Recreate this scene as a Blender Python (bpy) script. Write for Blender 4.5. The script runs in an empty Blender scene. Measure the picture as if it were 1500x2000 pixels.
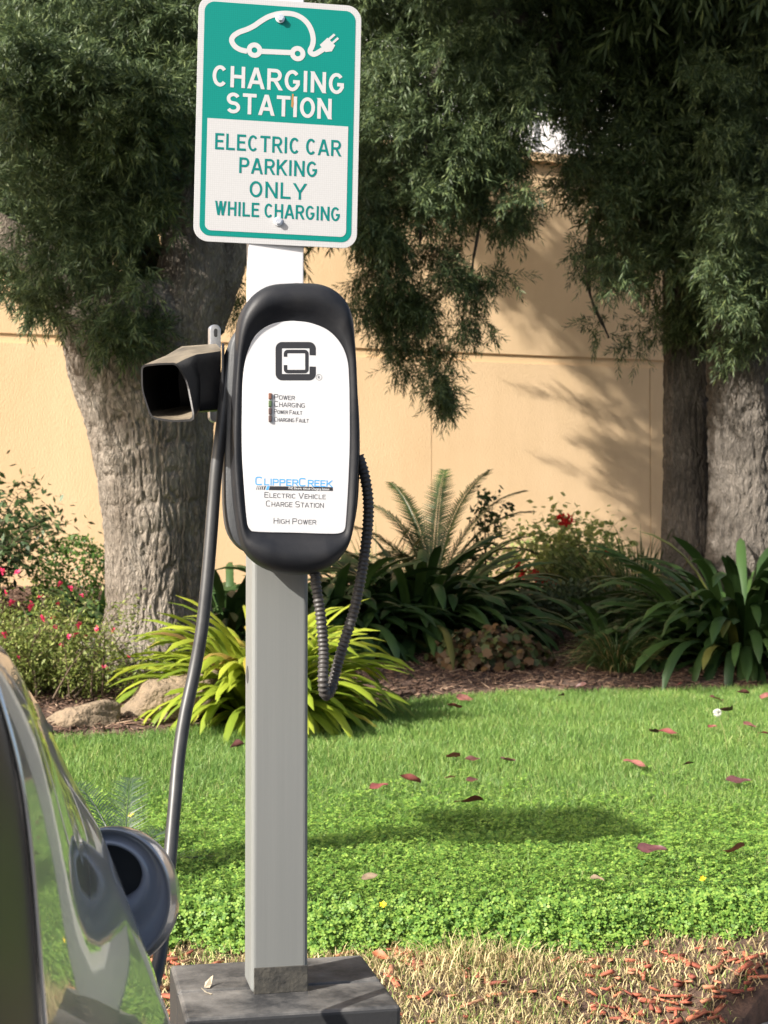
import bpy, math, random
import numpy as np
from mathutils import Vector, Matrix

R = math.radians
random.seed(7)
rng = np.random.default_rng(11)
SC = bpy.context.scene
COL = SC.collection
# ------------------------------------------------------------------ camera
CZ = 1.17                       # eye height above the pavement
F = 3000.0                      # focal length in photo pixels (1500 x 2000)
PITCH = math.atan(80 / F)
cam_d = bpy.data.cameras.new('camera')
cam = bpy.data.objects.new('camera', cam_d); COL.objects.link(cam)
cam.location = (0, 0, CZ); cam.rotation_euler = (R(90) + PITCH, 0, 0)
cam_d.sensor_fit = 'HORIZONTAL'; cam_d.sensor_width = 36; cam_d.lens = 36 * F / 1500
cam_d.clip_start = 0.05; cam_d.clip_end = 2000
cam_d.dof.use_dof = True; cam_d.dof.focus_distance = 2.9; cam_d.dof.aperture_fstop = 16
SC.camera = cam
SC.render.resolution_x = 768; SC.render.resolution_y = 1024
# ------------------------------------------------------------------ light
SUN_AZ = R(37.5)                  # light travels towards (cos, sin)
SUN_EL = R(34)
W = bpy.data.worlds.new('World'); SC.world = W; W.use_nodes = True
nt = W.node_tree; nt.nodes.clear()
sky = nt.nodes.new('ShaderNodeTexSky'); sky.sky_type = 'NISHITA'; sky.sun_disc = False
sky.sun_elevation = SUN_EL; sky.air_density = 1.0; sky.dust_density = 5.0; sky.altitude = 50; sky.ozone_density = 1.0
tosun = Vector((-math.cos(SUN_AZ), -math.sin(SUN_AZ), 0))
sky.sun_rotation = math.atan2(tosun.x, tosun.y)
bg = nt.nodes.new('ShaderNodeBackground'); bg.inputs['Strength'].default_value = 0.098
wo = nt.nodes.new('ShaderNodeOutputWorld')
nt.links.new(sky.outputs[0], bg.inputs[0]); nt.links.new(bg.outputs[0], wo.inputs[0])
sl = bpy.data.lights.new('sun', 'SUN'); sl.energy = 5.0; sl.angle = R(0.53); sl.color = (1.0, 0.95, 0.87)
so = bpy.data.objects.new('sun', sl); COL.objects.link(so)
so.location = (-6, -5, 8)
so.rotation_euler = Vector((math.cos(SUN_AZ) * math.cos(SUN_EL), math.sin(SUN_AZ) * math.cos(SUN_EL), -math.sin(SUN_EL))).to_track_quat('-Z', 'Y').to_euler()
SC.view_settings.view_transform = 'Standard'; SC.view_settings.look = 'None'
SC.view_settings.exposure = 1.08; SC.view_settings.gamma = 1.0
SC.render.engine = 'CYCLES'
SC.cycles.use_denoising = True
SC.cycles.max_bounces = 8; SC.cycles.transparent_max_bounces = 8

# ------------------------------------------------------------------ pixel geometry
cp, sp = math.cos(PITCH), math.sin(PITCH)
def ray(px, py):
    x = (px - 750) / F; v = (1000 - py) / F
    return np.array([x, cp - v * sp, sp + v * cp])
CAMP = np.array([0, 0, CZ])
def at(px, py, Y):
    d = ray(px, py); return CAMP + d * (Y / d[1])
def on_plane(px, py, p0, n):
    d = ray(px, py); t = np.dot(p0 - CAMP, n) / np.dot(d, n); return CAMP + d * t
def smooth(a, b, x):
    t = np.clip((np.asarray(x, float) - a) / (b - a), 0, 1); return t * t * (3 - 2 * t)

# ------------------------------------------------------------------ terrain
EDGE_X = np.array([-6, -3.0, -1.4, -.95, -.6, 0, .6, 2.1, 4, 8])
EDGE_D = np.array([5.4, 5.9, 6.42, 6.62, 7.0, 7.75, 8.05, 8.2, 8.2, 8.1])
EDGE_H = np.array([.84, .82, .80, .795, .79, .775, .755, .735, .735, .735])
WALL_A = math.tan(R(17.5))
def wall_d(x): return 12.0 + np.asarray(x) * WALL_A
def vnoise(x, y, s=1.0, seed=0):
    x = np.asarray(x) * s; y = np.asarray(y) * s
    r = np.random.default_rng(seed); tot = 0
    for k in range(6):
        a, b, c = r.uniform(-1.6, 1.6, 3); tot = tot + np.sin(a * x * (1 + k * .45) + b * y * (1 + k * .45) + c * 9)
    return tot / 6
def clover_edge(x): return 3.88 + .07 * smooth(.1, .8, x) + .045 * vnoise(x, x * .3, 5, 3) + .03 * vnoise(x, x, 14, 4)
def gz(x, d):
    x = np.asarray(x, float); d = np.asarray(d, float)
    ed = np.interp(x, EDGE_X, EDGE_D); eh = np.interp(x, EDGE_X, EDGE_H)
    t = np.clip((d - 3.9) / (ed - 3.9), 0, 1)
    h = .955 + (eh - .955) * t
    h = np.where(d < 3.9, 1.06 - .055 * smooth(3.45, 3.8, d) - .05 * smooth(3.80, 3.93, d) + .075 * smooth(.1, .75, x) * (1 - smooth(3.60, 3.80, d)), h)
    wd = wall_d(x)
    t2 = np.clip((d - ed) / (wd - ed), 0, 1.3)
    hb = eh - .03 * smooth(0, .05, t2) + (.27 - eh) * t2
    h = np.where(d > ed, hb, h)
    return CZ - h + .012 * vnoise(x, d, 2.0, 1)
def hit(px, py, lift=0.0):
    d = ray(px, py); t0 = 2.9
    for t in np.arange(2.9, 14, .01):
        p = CAMP + d * (t / d[1])
        if p[2] <= gz(p[0], p[1]) + lift: return p
    return CAMP + d * 12

# ------------------------------------------------------------------ materials
def M(name, col, rough=.6, metal=0.0, var=None, vscale=8.0, bump=0.0, bscale=60.0, island=None, trans=0.0, coat=0.0, bdist=.01, spec=None, stretch=None, detail=6):
    m = bpy.data.materials.new(name); m.use_nodes = True
    N = m.node_tree.nodes; L = m.node_tree.links
    b = N['Principled BSDF']
    b.inputs['Base Color'].default_value = (*col, 1); b.inputs['Roughness'].default_value = rough
    b.inputs['Metallic'].default_value = metal
    if spec is not None: b.inputs['Specular IOR Level'].default_value = spec
    if coat: b.inputs['Coat Weight'].default_value = coat; b.inputs['Coat Roughness'].default_value = .03
    tc = N.new('ShaderNodeTexCoord'); src = tc.outputs['Object']
    if stretch:
        mp = N.new('ShaderNodeMapping'); mp.inputs['Scale'].default_value = stretch
        L.new(src, mp.inputs[0]); src = mp.outputs[0]
    colout = None
    if island:                                     # list of (pos, colour): one colour per blade / leaf
        g = N.new('ShaderNodeNewGeometry'); cr = N.new('ShaderNodeValToRGB')
        el = cr.color_ramp.elements
        while len(el) < len(island): el.new(.5)
        for e, (p, c) in zip(el, island): e.position = p; e.color = (*c, 1)
        L.new(g.outputs['Random Per Island'], cr.inputs[0]); colout = cr.outputs[0]
    if var:                                        # second colour mixed by noise
        nz = N.new('ShaderNodeTexNoise'); nz.inputs['Scale'].default_value = vscale; nz.inputs['Detail'].default_value = detail
        nz.inputs['Roughness'].default_value = .65
        L.new(src, nz.inputs[0])
        rr = N.new('ShaderNodeMapRange'); rr.inputs[1].default_value = .35; rr.inputs[2].default_value = .65
        L.new(nz.outputs[0], rr.inputs[0])
        mx = N.new('ShaderNodeMix'); mx.data_type = 'RGBA'
        L.new(rr.outputs[0], mx.inputs['Factor'])
        if colout: 
            L.new(colout, mx.inputs['A']); mul = N.new('ShaderNodeMix'); mul.data_type = 'RGBA'; mul.blend_type = 'MULTIPLY'
            mul.inputs['Factor'].default_value = 1; L.new(colout, mul.inputs['A']); mul.inputs['B'].default_value = (*var, 1)
            L.new(mul.outputs['Result'], mx.inputs['B'])
        else:
            mx.inputs['A'].default_value = (*col, 1); mx.inputs['B'].default_value = (*var, 1)
        colout = mx.outputs['Result']
    if colout: L.new(colout, b.inputs['Base Color'])
    if bump:
        n2 = N.new('ShaderNodeTexNoise'); n2.inputs['Scale'].default_value = bscale; n2.inputs['Detail'].default_value = 5
        L.new(src, n2.inputs[0])
        bm = N.new('ShaderNodeBump'); bm.inputs['Strength'].default_value = bump; bm.inputs['Distance'].default_value = bdist
        L.new(n2.outputs[0], bm.inputs['Height']); L.new(bm.outputs[0], b.inputs['Normal'])
    if trans:
        t = N.new('ShaderNodeBsdfTranslucent'); ms = N.new('ShaderNodeMixShader'); ms.inputs[0].default_value = trans
        if colout: L.new(colout, t.inputs[0])
        else: t.inputs[0].default_value = (*col, 1)
        L.new(b.outputs[0], ms.inputs[1]); L.new(t.outputs[0], ms.inputs[2])
        L.new(ms.outputs[0], N['Material Output'].inputs[0])
    return m

def bark_mat(name, c1, c2, c3):
    m = bpy.data.materials.new(name); m.use_nodes = True
    N = m.node_tree.nodes; L = m.node_tree.links; b = N['Principled BSDF']
    b.inputs['Roughness'].default_value = .9; b.inputs['Specular IOR Level'].default_value = .15
    tc = N.new('ShaderNodeTexCoord')
    src = tc.outputs['Object']
    for sc_, fa in ((4, .06), (18, .014)):
        wn = N.new('ShaderNodeTexNoise'); wn.inputs['Scale'].default_value = sc_; wn.inputs['Detail'].default_value = 3
        L.new(tc.outputs['Object'], wn.inputs[0])
        add = N.new('ShaderNodeMix'); add.data_type = 'RGBA'; add.blend_type = 'LINEAR_LIGHT'; add.inputs['Factor'].default_value = fa
        L.new(src, add.inputs['A']); L.new(wn.outputs['Color'], add.inputs['B']); src = add.outputs['Result']
    mp = N.new('ShaderNodeMapping'); mp.inputs['Scale'].default_value = (1, 1, .2)
    L.new(src, mp.inputs[0])
    vo = N.new('ShaderNodeTexVoronoi'); vo.feature = 'DISTANCE_TO_EDGE'; vo.inputs['Scale'].default_value = 62
    L.new(mp.outputs[0], vo.inputs[0])
    v2 = N.new('ShaderNodeTexVoronoi'); v2.feature = 'SMOOTH_F1'; v2.inputs['Scale'].default_value = 30
    L.new(mp.outputs[0], v2.inputs[0])
    cr = N.new('ShaderNodeMapRange'); cr.inputs[1].default_value = 0; cr.inputs[2].default_value = .3; cr.inputs[3].default_value = .2
    L.new(vo.outputs[0], cr.inputs[0])
    nz = N.new('ShaderNodeTexNoise'); nz.inputs['Scale'].default_value = 75; nz.inputs['Detail'].default_value = 10; nz.inputs['Roughness'].default_value = .7
    L.new(mp.outputs[0], nz.inputs[0])
    big = N.new('ShaderNodeTexNoise'); big.inputs['Scale'].default_value = 3.5; big.inputs['Detail'].default_value = 5
    L.new(tc.outputs['Object'], big.inputs[0])
    mr = N.new('ShaderNodeMapRange'); mr.inputs[1].default_value = .38; mr.inputs[2].default_value = .62
    L.new(big.outputs[0], mr.inputs[0])
    mx = N.new('ShaderNodeMix'); mx.data_type = 'RGBA'; mx.inputs['A'].default_value = (*c1, 1); mx.inputs['B'].default_value = (*c2, 1)
    L.new(mr.outputs[0], mx.inputs['Factor'])
    m2 = N.new('ShaderNodeMix'); m2.data_type = 'RGBA'; m2.inputs['A'].default_value = (*c3, 1)
    L.new(mx.outputs['Result'], m2.inputs['B'])
    ad = N.new('ShaderNodeMath'); ad.operation = 'MULTIPLY_ADD'; ad.inputs[1].default_value = .9; 
    L.new(nz.outputs[0], ad.inputs[0]); 
    hm = N.new('ShaderNodeMath'); hm.operation = 'MULTIPLY'; hm.inputs[1].default_value = .5
    L.new(cr.outputs[0], hm.inputs[0]); L.new(hm.outputs[0], ad.inputs[2]); 
    L.new(ad.outputs[0], m2.inputs['Factor'])
    L.new(m2.outputs['Result'], b.inputs['Base Color'])
    sm = N.new('ShaderNodeMath'); sm.operation = 'MULTIPLY_ADD'; sm.inputs[1].default_value = .5
    L.new(v2.outputs['Color'], sm.inputs[0]); L.new(ad.outputs[0], sm.inputs[2])
    bm = N.new('ShaderNodeBump'); bm.inputs['Strength'].default_value = 1.0; bm.inputs['Distance'].default_value = .016
    L.new(sm.outputs[0], bm.inputs['Height']); L.new(bm.outputs[0], b.inputs['Normal'])
    return m

# ------------------------------------------------------------------ mesh helpers
def mesh_obj(name, V, Fc, mat, parent=None, smooth_=False):
    me = bpy.data.meshes.new(name)
    if isinstance(Fc, np.ndarray):
        V = np.ascontiguousarray(V, np.float32); k = Fc.shape[1]; n = len(Fc)
        me.vertices.add(len(V)); me.vertices.foreach_set('co', V.ravel())
        me.loops.add(n * k); me.loops.foreach_set('vertex_index', np.ascontiguousarray(Fc, np.int32).ravel())
        me.polygons.add(n); me.polygons.foreach_set('loop_start', np.arange(0, n * k, k, dtype=np.int32))
        if smooth_: me.polygons.foreach_set('use_smooth', np.ones(n, bool))
        me.update(calc_edges=True)
    else:
        me.from_pydata([tuple(map(float, v)) for v in V], [], Fc); 
        if smooth_: me.polygons.foreach_set('use_smooth', np.ones(len(me.polygons), bool))
        me.update()
    me.materials.append(mat)
    o = bpy.data.objects.new(name, me); COL.objects.link(o)
    if parent: o.parent = parent
    return o
class MB:
    def __init__(s): s.v = []; s.f = []
    def add(s, V, Fc):
        k = len(s.v); s.v.extend([tuple(map(float, p)) for p in V]); s.f.extend([[i + k for i in f] for f in Fc])
    def box(s, c, sx, sy, sz, rot=None, bev=0):
        V = [Vector((x * sx / 2, y * sy / 2, z * sz / 2)) for x in (-1, 1) for y in (-1, 1) for z in (-1, 1)]
        if rot is not None: V = [rot @ v for v in V]
        c = Vector(c); s.add([v + c for v in V], [[0, 1, 3, 2], [4, 6, 7, 5], [0, 4, 5, 1], [2, 3, 7, 6], [0, 2, 6, 4], [1, 5, 7, 3]])
    def tube(s, P, rad, n=10, cap=True, wob=0.0):
        P = [Vector(p) for p in P]; k0 = len(s.v); m = len(P)
        if not hasattr(rad, '__len__'): rad = [rad] * m
        up = Vector((.31, .23, .92)); V = []
        for i, p in enumerate(P):
            t = (P[min(i + 1, m - 1)] - P[max(i - 1, 0)]).normalized()
            a = t.cross(up)
            if a.length < 1e-3: a = t.cross(Vector((1, 0, 0)))
            a.normalize(); b = t.cross(a).normalized()
            for j in range(n):
                q = 2 * math.pi * j / n; r = rad[i] * (1 + (random.uniform(-wob, wob) if wob else 0))
                V.append(p + (a * math.cos(q) + b * math.sin(q)) * r)
        Fc = [[i * n + j, i * n + (j + 1) % n, (i + 1) * n + (j + 1) % n, (i + 1) * n + j] for i in range(m - 1) for j in range(n)]
        if cap: Fc += [list(range(n))[::-1], [(m - 1) * n + j for j in range(n)]]
        s.add(V, Fc)
    def build(s, name, mat, parent=None, smooth_=False, bevel=0, seg=2):
        o = mesh_obj(name, s.v, s.f, mat, parent, smooth_)
        if bevel:
            b = o.modifiers.new('bevel', 'BEVEL'); b.width = bevel; b.segments = seg; b.limit_method = 'ANGLE'; b.harden_normals = False
        return o
def spline(P, n):
    P = [Vector(p) for p in P]; P = [P[0] * 2 - P[1]] + P + [P[-1] * 2 - P[-2]]; out = []
    m = len(P) - 3
    for i in range(m):
        for k in range(n):
            t = k / n; a, b, c, d = P[i:i + 4]
            out.append(.5 * ((2 * b) + (c - a) * t + (2 * a - 5 * b + 4 * c - d) * t * t + (3 * b - a - 3 * c + d) * t ** 3))
    out.append(P[-2]); return out
def tag(o, label=None, cat=None, group=None, kind=None):
    if label: o['label'] = label
    if cat: o['category'] = cat
    if group: o['group'] = group
    if kind: o['kind'] = kind
    return o
def empty(name, loc=(0, 0, 0)):
    o = bpy.data.objects.new(name, None); COL.objects.link(o); o.location = tuple(map(float, loc)); o.empty_display_size = .1
    bpy.context.view_layer.update(); return o
def keep(o, parent):                       # parent a mesh given in world coordinates
    o.parent = parent; o.matrix_parent_inverse = Matrix.Translation(-Vector(parent.location)) if parent.rotation_euler.z == 0 else parent.matrix_world.inverted()
    return o

# ================================================================== SETTING
asphalt = M('asphalt', (.06, .06, .062), .9, var=(.035, .035, .036), vscale=40, bump=.4, bscale=300)
g = mesh_obj('pavement', [(-150, -150, 0), (150, -150, 0), (150, 150, 0), (-150, 150, 0)], [[0, 1, 2, 3]], asphalt); tag(g, kind='structure')
concrete = M('concrete', (.42, .39, .35), .85, var=(.33, .31, .28), vscale=9, bump=.3, bscale=160)
KX = [-4, .25, .6, .78, .86, .95, 1.15, 4]; KD = [3.2, 3.2, 3.38, 3.56, 3.66, 3.745, 3.80, 3.82]
mb = MB()
top = [(x, d, .048) for x, d in zip(KX, KD)]; fr = [(x, 2.45, .048) for x in KX]
mb.add(top + fr, [[i, i + 8, i + 9, i + 1] for i in range(7)])
mb.add([(x, 2.45, .048) for x in KX] + [(x, 2.45, -.01) for x in KX], [[i, i + 8, i + 9, i + 1] for i in range(7)])
mb.add([(x, d, .048) for x, d in zip(KX, KD)] + [(x, d, -.01) for x, d in zip(KX, KD)], [[i, i + 1, i + 9, i + 8] for i in range(7)])
tag(mb.build('kerb', concrete), kind='structure')

def grid(x0, x1, y0, y1, nx, ny, zf):
    X, Y = np.meshgrid(np.linspace(x0, x1, nx), np.linspace(y0, y1, ny)); Z = zf(X, Y)
    V = np.stack([X, Y, Z], -1).reshape(-1, 3); i = np.arange(nx * ny).reshape(ny, nx)
    Fq = np.stack([i[:-1, :-1], i[:-1, 1:], i[1:, 1:], i[1:, :-1]], -1).reshape(-1, 4); return V, Fq
mulch_soil = M('mulch_soil', (.12, .07, .048), .95, var=(.055, .034, .024), vscale=22, bump=1.0, bscale=55, detail=10)
V, Fq = grid(-8, 8, 0, 1, 240, 220, lambda a, b_: a * 0)
kd = np.interp(V[:, 0], KX, KD) - .004; V[:, 1] = kd + (16 - kd) * V[:, 1] ** 1.4; V[:, 2] = gz(V[:, 0], V[:, 1])
lipV = V[:240].copy(); lipV[:, 2] = .02; Fq = np.concatenate([Fq, np.stack([np.arange(239) + len(V), np.arange(239) + len(V) + 1, np.arange(1, 240), np.arange(239)], 1)]); V = np.concatenate([V, lipV])
tag(mesh_obj('soil', V, Fq, mulch_soil, None, True), kind='structure')
lawn_m = M('lawn_soil', (.035, .06, .015), .95, var=(.06, .085, .02), vscale=6, bump=.8, bscale=80)
nx, ny = 160, 90
u = np.linspace(-5, 5, nx); t = np.linspace(0, 1, ny); X, T = np.meshgrid(u, t)
e0 = clover_edge(X); e1 = np.interp(X, EDGE_X, EDGE_D); Y = e0 + (e1 - e0) * T
def lawn_lift(x, d):
    return .004 + .045 * (1 - smooth(.25, 1.3, d - clover_edge(x))) * smooth(-.02, .05, d - clover_edge(x))
V = np.stack([X, Y, gz(X, Y) + lawn_lift(X, Y)], -1).reshape(-1, 3); i = np.arange(nx * ny).reshape(ny, nx)
Fq = np.stack([i[:-1, :-1], i[:-1, 1:], i[1:, 1:], i[1:, :-1]], -1).reshape(-1, 4)
tag(mesh_obj('lawn', V, Fq, lawn_m, None, True), kind='structure')

# ---------------------------------------------------------------- wall
pole_m = M('grey_metal', (.35, .36, .38), .45, .6)
stucco = M('stucco', (.78, .565, .345), .92, var=(.70, .50, .295), stretch=(1, 1, .35), vscale=1.9, bump=.7, bscale=110, bdist=.004, spec=.2)
stucco_trim = M('stucco_trim', (.76, .54, .315), .92, bump=.3, bscale=140, spec=.2)
wall = empty('stucco_wall', (0, 12, 0)); wall.rotation_euler.z = R(17.5); bpy.context.view_layer.update()
tag(wall, 'tall tan stucco wall with a horizontal groove, behind the trees and plants', 'wall')
def wallbox(name, x0, x1, y0, y1, z0, z1, m):
    b = MB(); b.box(((x0 + x1) / 2, (y0 + y1) / 2, (z0 + z1) / 2), x1 - x0, y1 - y0, z1 - z0); return b.build(name, m, wall)
ztop = CZ + 3.17; zb = CZ + 1.565
XJ = [-14, .395, 2.31, 14]
b = MB()
for a, c in zip(XJ[:-1], XJ[1:]):
    b.box(((a + c) / 2 , .15, (zb - .035) / 2 - .2), c - a - .007, .3, zb - .035 + .4)
    b.box(((a + c) / 2 , .15, (zb + .035 + ztop) / 2), c - a - .007, .3, ztop - zb - .035)
b.build('wall_panel', stucco, wall)
wallbox('groove', -14, 14, .025, .28, zb - .0349, zb + .0349, stucco_trim)
wallbox('joint', -13.9, 13.9, .012, .29, -.38, ztop - .01, stucco_trim)
wallbox('cap', -14, 14, -.05, .36, ztop + .001, ztop + .07, stucco)
pale = M('pale_render', (.78, .78, .80), .8, var=(.72, .72, .74), vscale=1.5)  # guessed building, added to whiten the sky gaps over the wall
bl = empty('building', (0, 17, 0)); tag(bl, 'white building added as a pale backdrop behind the gaps in the branches above the wall', 'building')
b = MB(); b.box((0, 2, 4.5), 30, 4, 9); b.build('wall', pale, bl)
b = MB(); b.box((0, 1.9, 9.12), 30.4, 4.6, .24); b.build('roof', pole_m, bl)
p = at(1049, 290, 13.2); b = MB(); b.box((0, 0, 2.4), .05, .05, 4.8); b.box((0, 0, 4.83), .07, .07, .03)
o = b.build('pole', pole_m, None, bevel=.004); o.location = (p[0], p[1], .1)
tag(o, 'thin grey pole behind the wall top, seen in the gap between hanging branches', 'pole')

# ================================================================== TREES
def lattice(nt, nz, r):
    G = r.uniform(0, 1, (nz + 2, nt))
    def f(th, z):                       # th 0..1 round the trunk, z 0..1 along it
        a = th * nt; b_ = np.clip(z, 0, .9999) * nz; i = np.floor(a).astype(int); j = np.floor(b_).astype(int); u = a - i; v = b_ - j; u = u * u * (3 - 2 * u); v = v * v * (3 - 2 * v)
        return (G[j, i % nt] * (1 - u) + G[j, (i + 1) % nt] * u) * (1 - v) + (G[j + 1, i % nt] * (1 - u) + G[j + 1, (i + 1) % nt] * u) * v
    return f
def bark_tube(mb, P, rad, seed=0, n=48, flare=None, sub=10, amp=.03, furrow=.010):
    P = spline(P, sub); m = len(P); k = len(rad) - 1; rr = np.random.default_rng(seed); ph = rr.uniform(0, 6.28, 8)
    r = np.interp(np.linspace(0, k, m), range(k + 1), rad); Lg = sum((P[i + 1] - P[i]).length for i in range(m - 1)); cir = 2 * math.pi * float(np.mean(r))
    n1 = max(8, int(cir / .022)); f1 = lattice(n1, max(3, int(Lg / .12)), rr); f2 = lattice(n1 * 2, max(6, int(Lg / .06)), rr); f3 = lattice(max(6, n1 // 3), max(3, int(Lg / .25)), rr); f4 = lattice(n1 * 3, max(8, int(Lg / .022)), rr)
    up = Vector((.05, 1, .1)); th = np.arange(n) / n; q = 2 * np.pi * th; V = []
    for i, p in enumerate(P):
        t = (P[min(i + 1, m - 1)] - P[max(i - 1, 0)]).normalized(); a = t.cross(up).normalized(); c = t.cross(a).normalized(); s = i / (m - 1); zz = np.full(n, s)
        f = 1 + amp * (np.sin(3 * q + ph[0] + s * 2) + .7 * np.sin(5 * q + ph[1] - s * 3) + .5 * np.sin(9 * q + ph[2] + s * 6))
        if flare: f = f + flare * max(0, 1 - s * 3.6) ** 2 * (.6 + .55 * np.sin(4 * q + 1.1) + .35 * np.sin(7 * q))
        tw = (th + (f3(th, zz) - .5) * .06) % 1.0
        rid = 1 - np.abs(2 * f1(tw, zz) - 1); rid2 = 1 - np.abs(2 * f2(tw, zz) - 1)
        d = furrow * (-1.5 * np.clip(rid - .62, 0, 1) / .38 - .6 * np.clip(rid2 - .6, 0, 1) / .4 + .5 * (f4(th, zz) - .5) + .6 * (f3(th, zz) - .5))
        R_ = r[i] * f + d; A = np.array(a); C_ = np.array(c); V.append(np.array(p) + np.cos(q)[:, None] * A * R_[:, None] + np.sin(q)[:, None] * C_ * R_[:, None])
    V = np.concatenate(V); Fc = [[i * n + j, i * n + (j + 1) % n, (i + 1) * n + (j + 1) % n, (i + 1) * n + j] for i in range(m - 1) for j in range(n)]
    Fc.append([(m - 1) * n + j for j in range(n)]); mb.add(V, Fc)
def wp(l, d=None):      # list of (px, py, depth, width px) -> centres, radii
    P = [at(a, b_, c) for a, b_, c, w in l]; rad = [w / 2 * c / F for a, b_, c, w in l]; return P, rad

def sprigs(P, A, S, nleaf=26, L=(.055, .085), wid=.0085, seed=0, spread=(30, 70)):
    """leafy twigs: P origins, A axes (unit), S twig lengths -> one quad per leaf"""
    r = np.random.default_rng(seed); n = len(P)
    ref = r.normal(size=(n, 3)); B = np.cross(A, ref); B /= np.linalg.norm(B, axis=1)[:, None]; C = np.cross(A, B)
    t = np.linspace(.05, 1, nleaf)[None, :] + r.uniform(-.03, .03, (n, nleaf))
    ang = (np.arange(nleaf) * 2.4)[None, :] + r.uniform(0, 6.28, (n, 1)) + r.uniform(-.5, .5, (n, nleaf))
    phi = np.radians(r.uniform(*spread, (n, nleaf))) * (1.15 - .55 * t)
    dr = A[:, None, :] * np.cos(phi)[..., None] + (B[:, None, :] * np.cos(ang)[..., None] + C[:, None, :] * np.sin(ang)[..., None]) * np.sin(phi)[..., None]
    droop = np.zeros_like(dr); droop[..., 2] = -.18; dr = dr + droop; dr /= np.linalg.norm(dr, axis=2)[..., None]
    base = P[:, None, :] + A[:, None, :] * (t * S[:, None])[..., None]
    base[..., 2] -= (t ** 2 * S[:, None] * .25)
    ln = r.uniform(*L, (n, nleaf)) * (1 - .25 * t) * (S / S.mean())[:, None] ** .3
    side = np.cross(dr, r.normal(size=(n, nleaf, 3)) * .6 + np.array([0, -.3, 1.0])); side /= np.linalg.norm(side, axis=2)[..., None] + 1e-6
    w = (wid * r.uniform(.75, 1.2, (n, nleaf)))[..., None] * side
    mid = base + dr * (ln * .45)[..., None]; tip = base + dr * ln[..., None]; tip[..., 2] -= ln * .08
    V = np.stack([base, mid + w / 2, tip, mid - w / 2], 2).reshape(-1, 3)
    return V
def quads(n): return np.arange(n * 4).reshape(n, 4)
def in_poly(px, py, poly):
    poly = np.array(poly, float); x0, y0 = poly[:, 0], poly[:, 1]; x1, y1 = np.roll(x0, -1), np.roll(y0, -1)
    ins = np.zeros(len(px), bool)
    for a, b_, c, d in zip(x0, y0, x1, y1):
        cond = ((b_ > py) != (d > py)) & (px < (c - a) * (py - b_) / (d - b_ + 1e-9) + a); ins ^= cond
    return ins
def at_np(px, py, Y):
    v = (1000 - py) / F; dx = (px - 750) / F; dy = cp - v * sp; dz = sp + v * cp; k = Y / dy
    return np.stack([dx * k, Y, CZ + dz * k], -1)
def poly_pts(poly, n, d0, d1, clump=0.0, seed=0, cs=26):
    """twig origins inside a crown outline, d0..d1 metres deep, gathered in clumps"""
    r = np.random.default_rng(seed); a = np.array(poly); out = []
    k = 0; ncl = max(1, int(n / cs)); C = []
    while len(C) < ncl:
        q = r.uniform(a.min(0), a.max(0), (4000, 2)); q = q[in_poly(q[:, 0], q[:, 1], poly)]; C.extend(q.tolist())
    C = np.array(C[:ncl]); CD = r.uniform(d0, d1, ncl)
    idx = r.integers(0, ncl, n)
    px = C[idx, 0] + r.normal(0, clump, n); py = C[idx, 1] + r.normal(0, clump * .8, n); dd = CD[idx] + r.normal(0, clump * 8 / F, n)
    ok = in_poly(px, py, poly); return at_np(px[ok], py[ok], dd[ok]), np.stack([C[:, 0], C[:, 1], CD], 1)
def blob_pts(c, rad, n, seed=0, nc=60):
    r = np.random.default_rng(seed); C = r.normal(size=(nc, 3)); C /= np.linalg.norm(C, axis=1)[:, None]; C *= r.uniform(.25, 1, (nc, 1)) ** .5
    P = C[r.integers(0, nc, n)] + r.normal(0, .13, (n, 3)); return np.array(c) + P * np.array(rad)
def axes_for(P, seed, out=(0, -.5, -.35), rnd=.75):
    r = np.random.default_rng(seed); A = np.array(out) + r.normal(size=P.shape) * rnd; return A / np.linalg.norm(A, axis=1)[:, None]
leaf_dark = M('podocarpus_leaf', (.05, .085, .035), .52, island=[(0, (.038, .060, .027)), (.4, (.070, .105, .046)), (.75, (.118, .165, .070)), (1, (.19, .235, .085))], trans=.25, spec=.35)
bark1 = bark_mat('bark', (.21, .175, .14), (.34, .295, .245), (.05, .04, .03))
bark2 = bark_mat('bark_grey_shaded', (.12, .105, .09), (.20, .175, .15), (.03, .025, .02))  # grey bark, its colour lowered to carry the shade on these trunks
twig_m = M('twig', (.10, .07, .045), .9)

def crown(name, parent, groups, twigs, seed):
    Vs = []
    for gi, (P, size, nl, L, wid, out) in enumerate(groups):
        A = axes_for(P, seed + gi, out); r = np.random.default_rng(seed + 50 + gi); S = r.uniform(.7, 1.3, len(P)) * size
        Vs.append(sprigs(P, A, S, nl, L, wid, seed + 90 + gi))
    V = np.concatenate(Vs); o = mesh_obj(name, V, quads(len(V) // 4), leaf_dark); keep(o, parent)
    return o
LW = dict(L=(.055, .09))
# ---- left tree
lt = empty('tree', at(308, 1315, 8.2)); tag(lt, 'big thick-trunked tree with fissured bark and needle-like foliage, its base among strap-leaved plants', 'tree')
mb = MB()
P, rad = wp([(308, 1345, 8.2, 235), (308, 1270, 8.2, 215), (307, 1180, 8.2, 203), (305, 1050, 8.2, 205), (300, 930, 8.2, 222), (290, 820, 8.2, 248), (276, 720, 8.2, 290), (268, 640, 8.2, 305), (262, 570, 8.2, 250)])
bark_tube(mb, P, rad, 1, 330, flare=.55, sub=44, amp=.02, furrow=.012)
P, rad = wp([(330, 720, 8.15, 190), (362, 610, 8.1, 150), (378, 500, 8.1, 132), (366, 380, 8.15, 108), (345, 250, 8.2, 92), (318, 110, 8.25, 76), (295, -20, 8.3, 64), (270, -260, 8.3, 58), (240, -600, 8.3, 40)])
bark_tube(mb, P, rad, 2, 110, amp=.02, sub=20)
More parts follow.
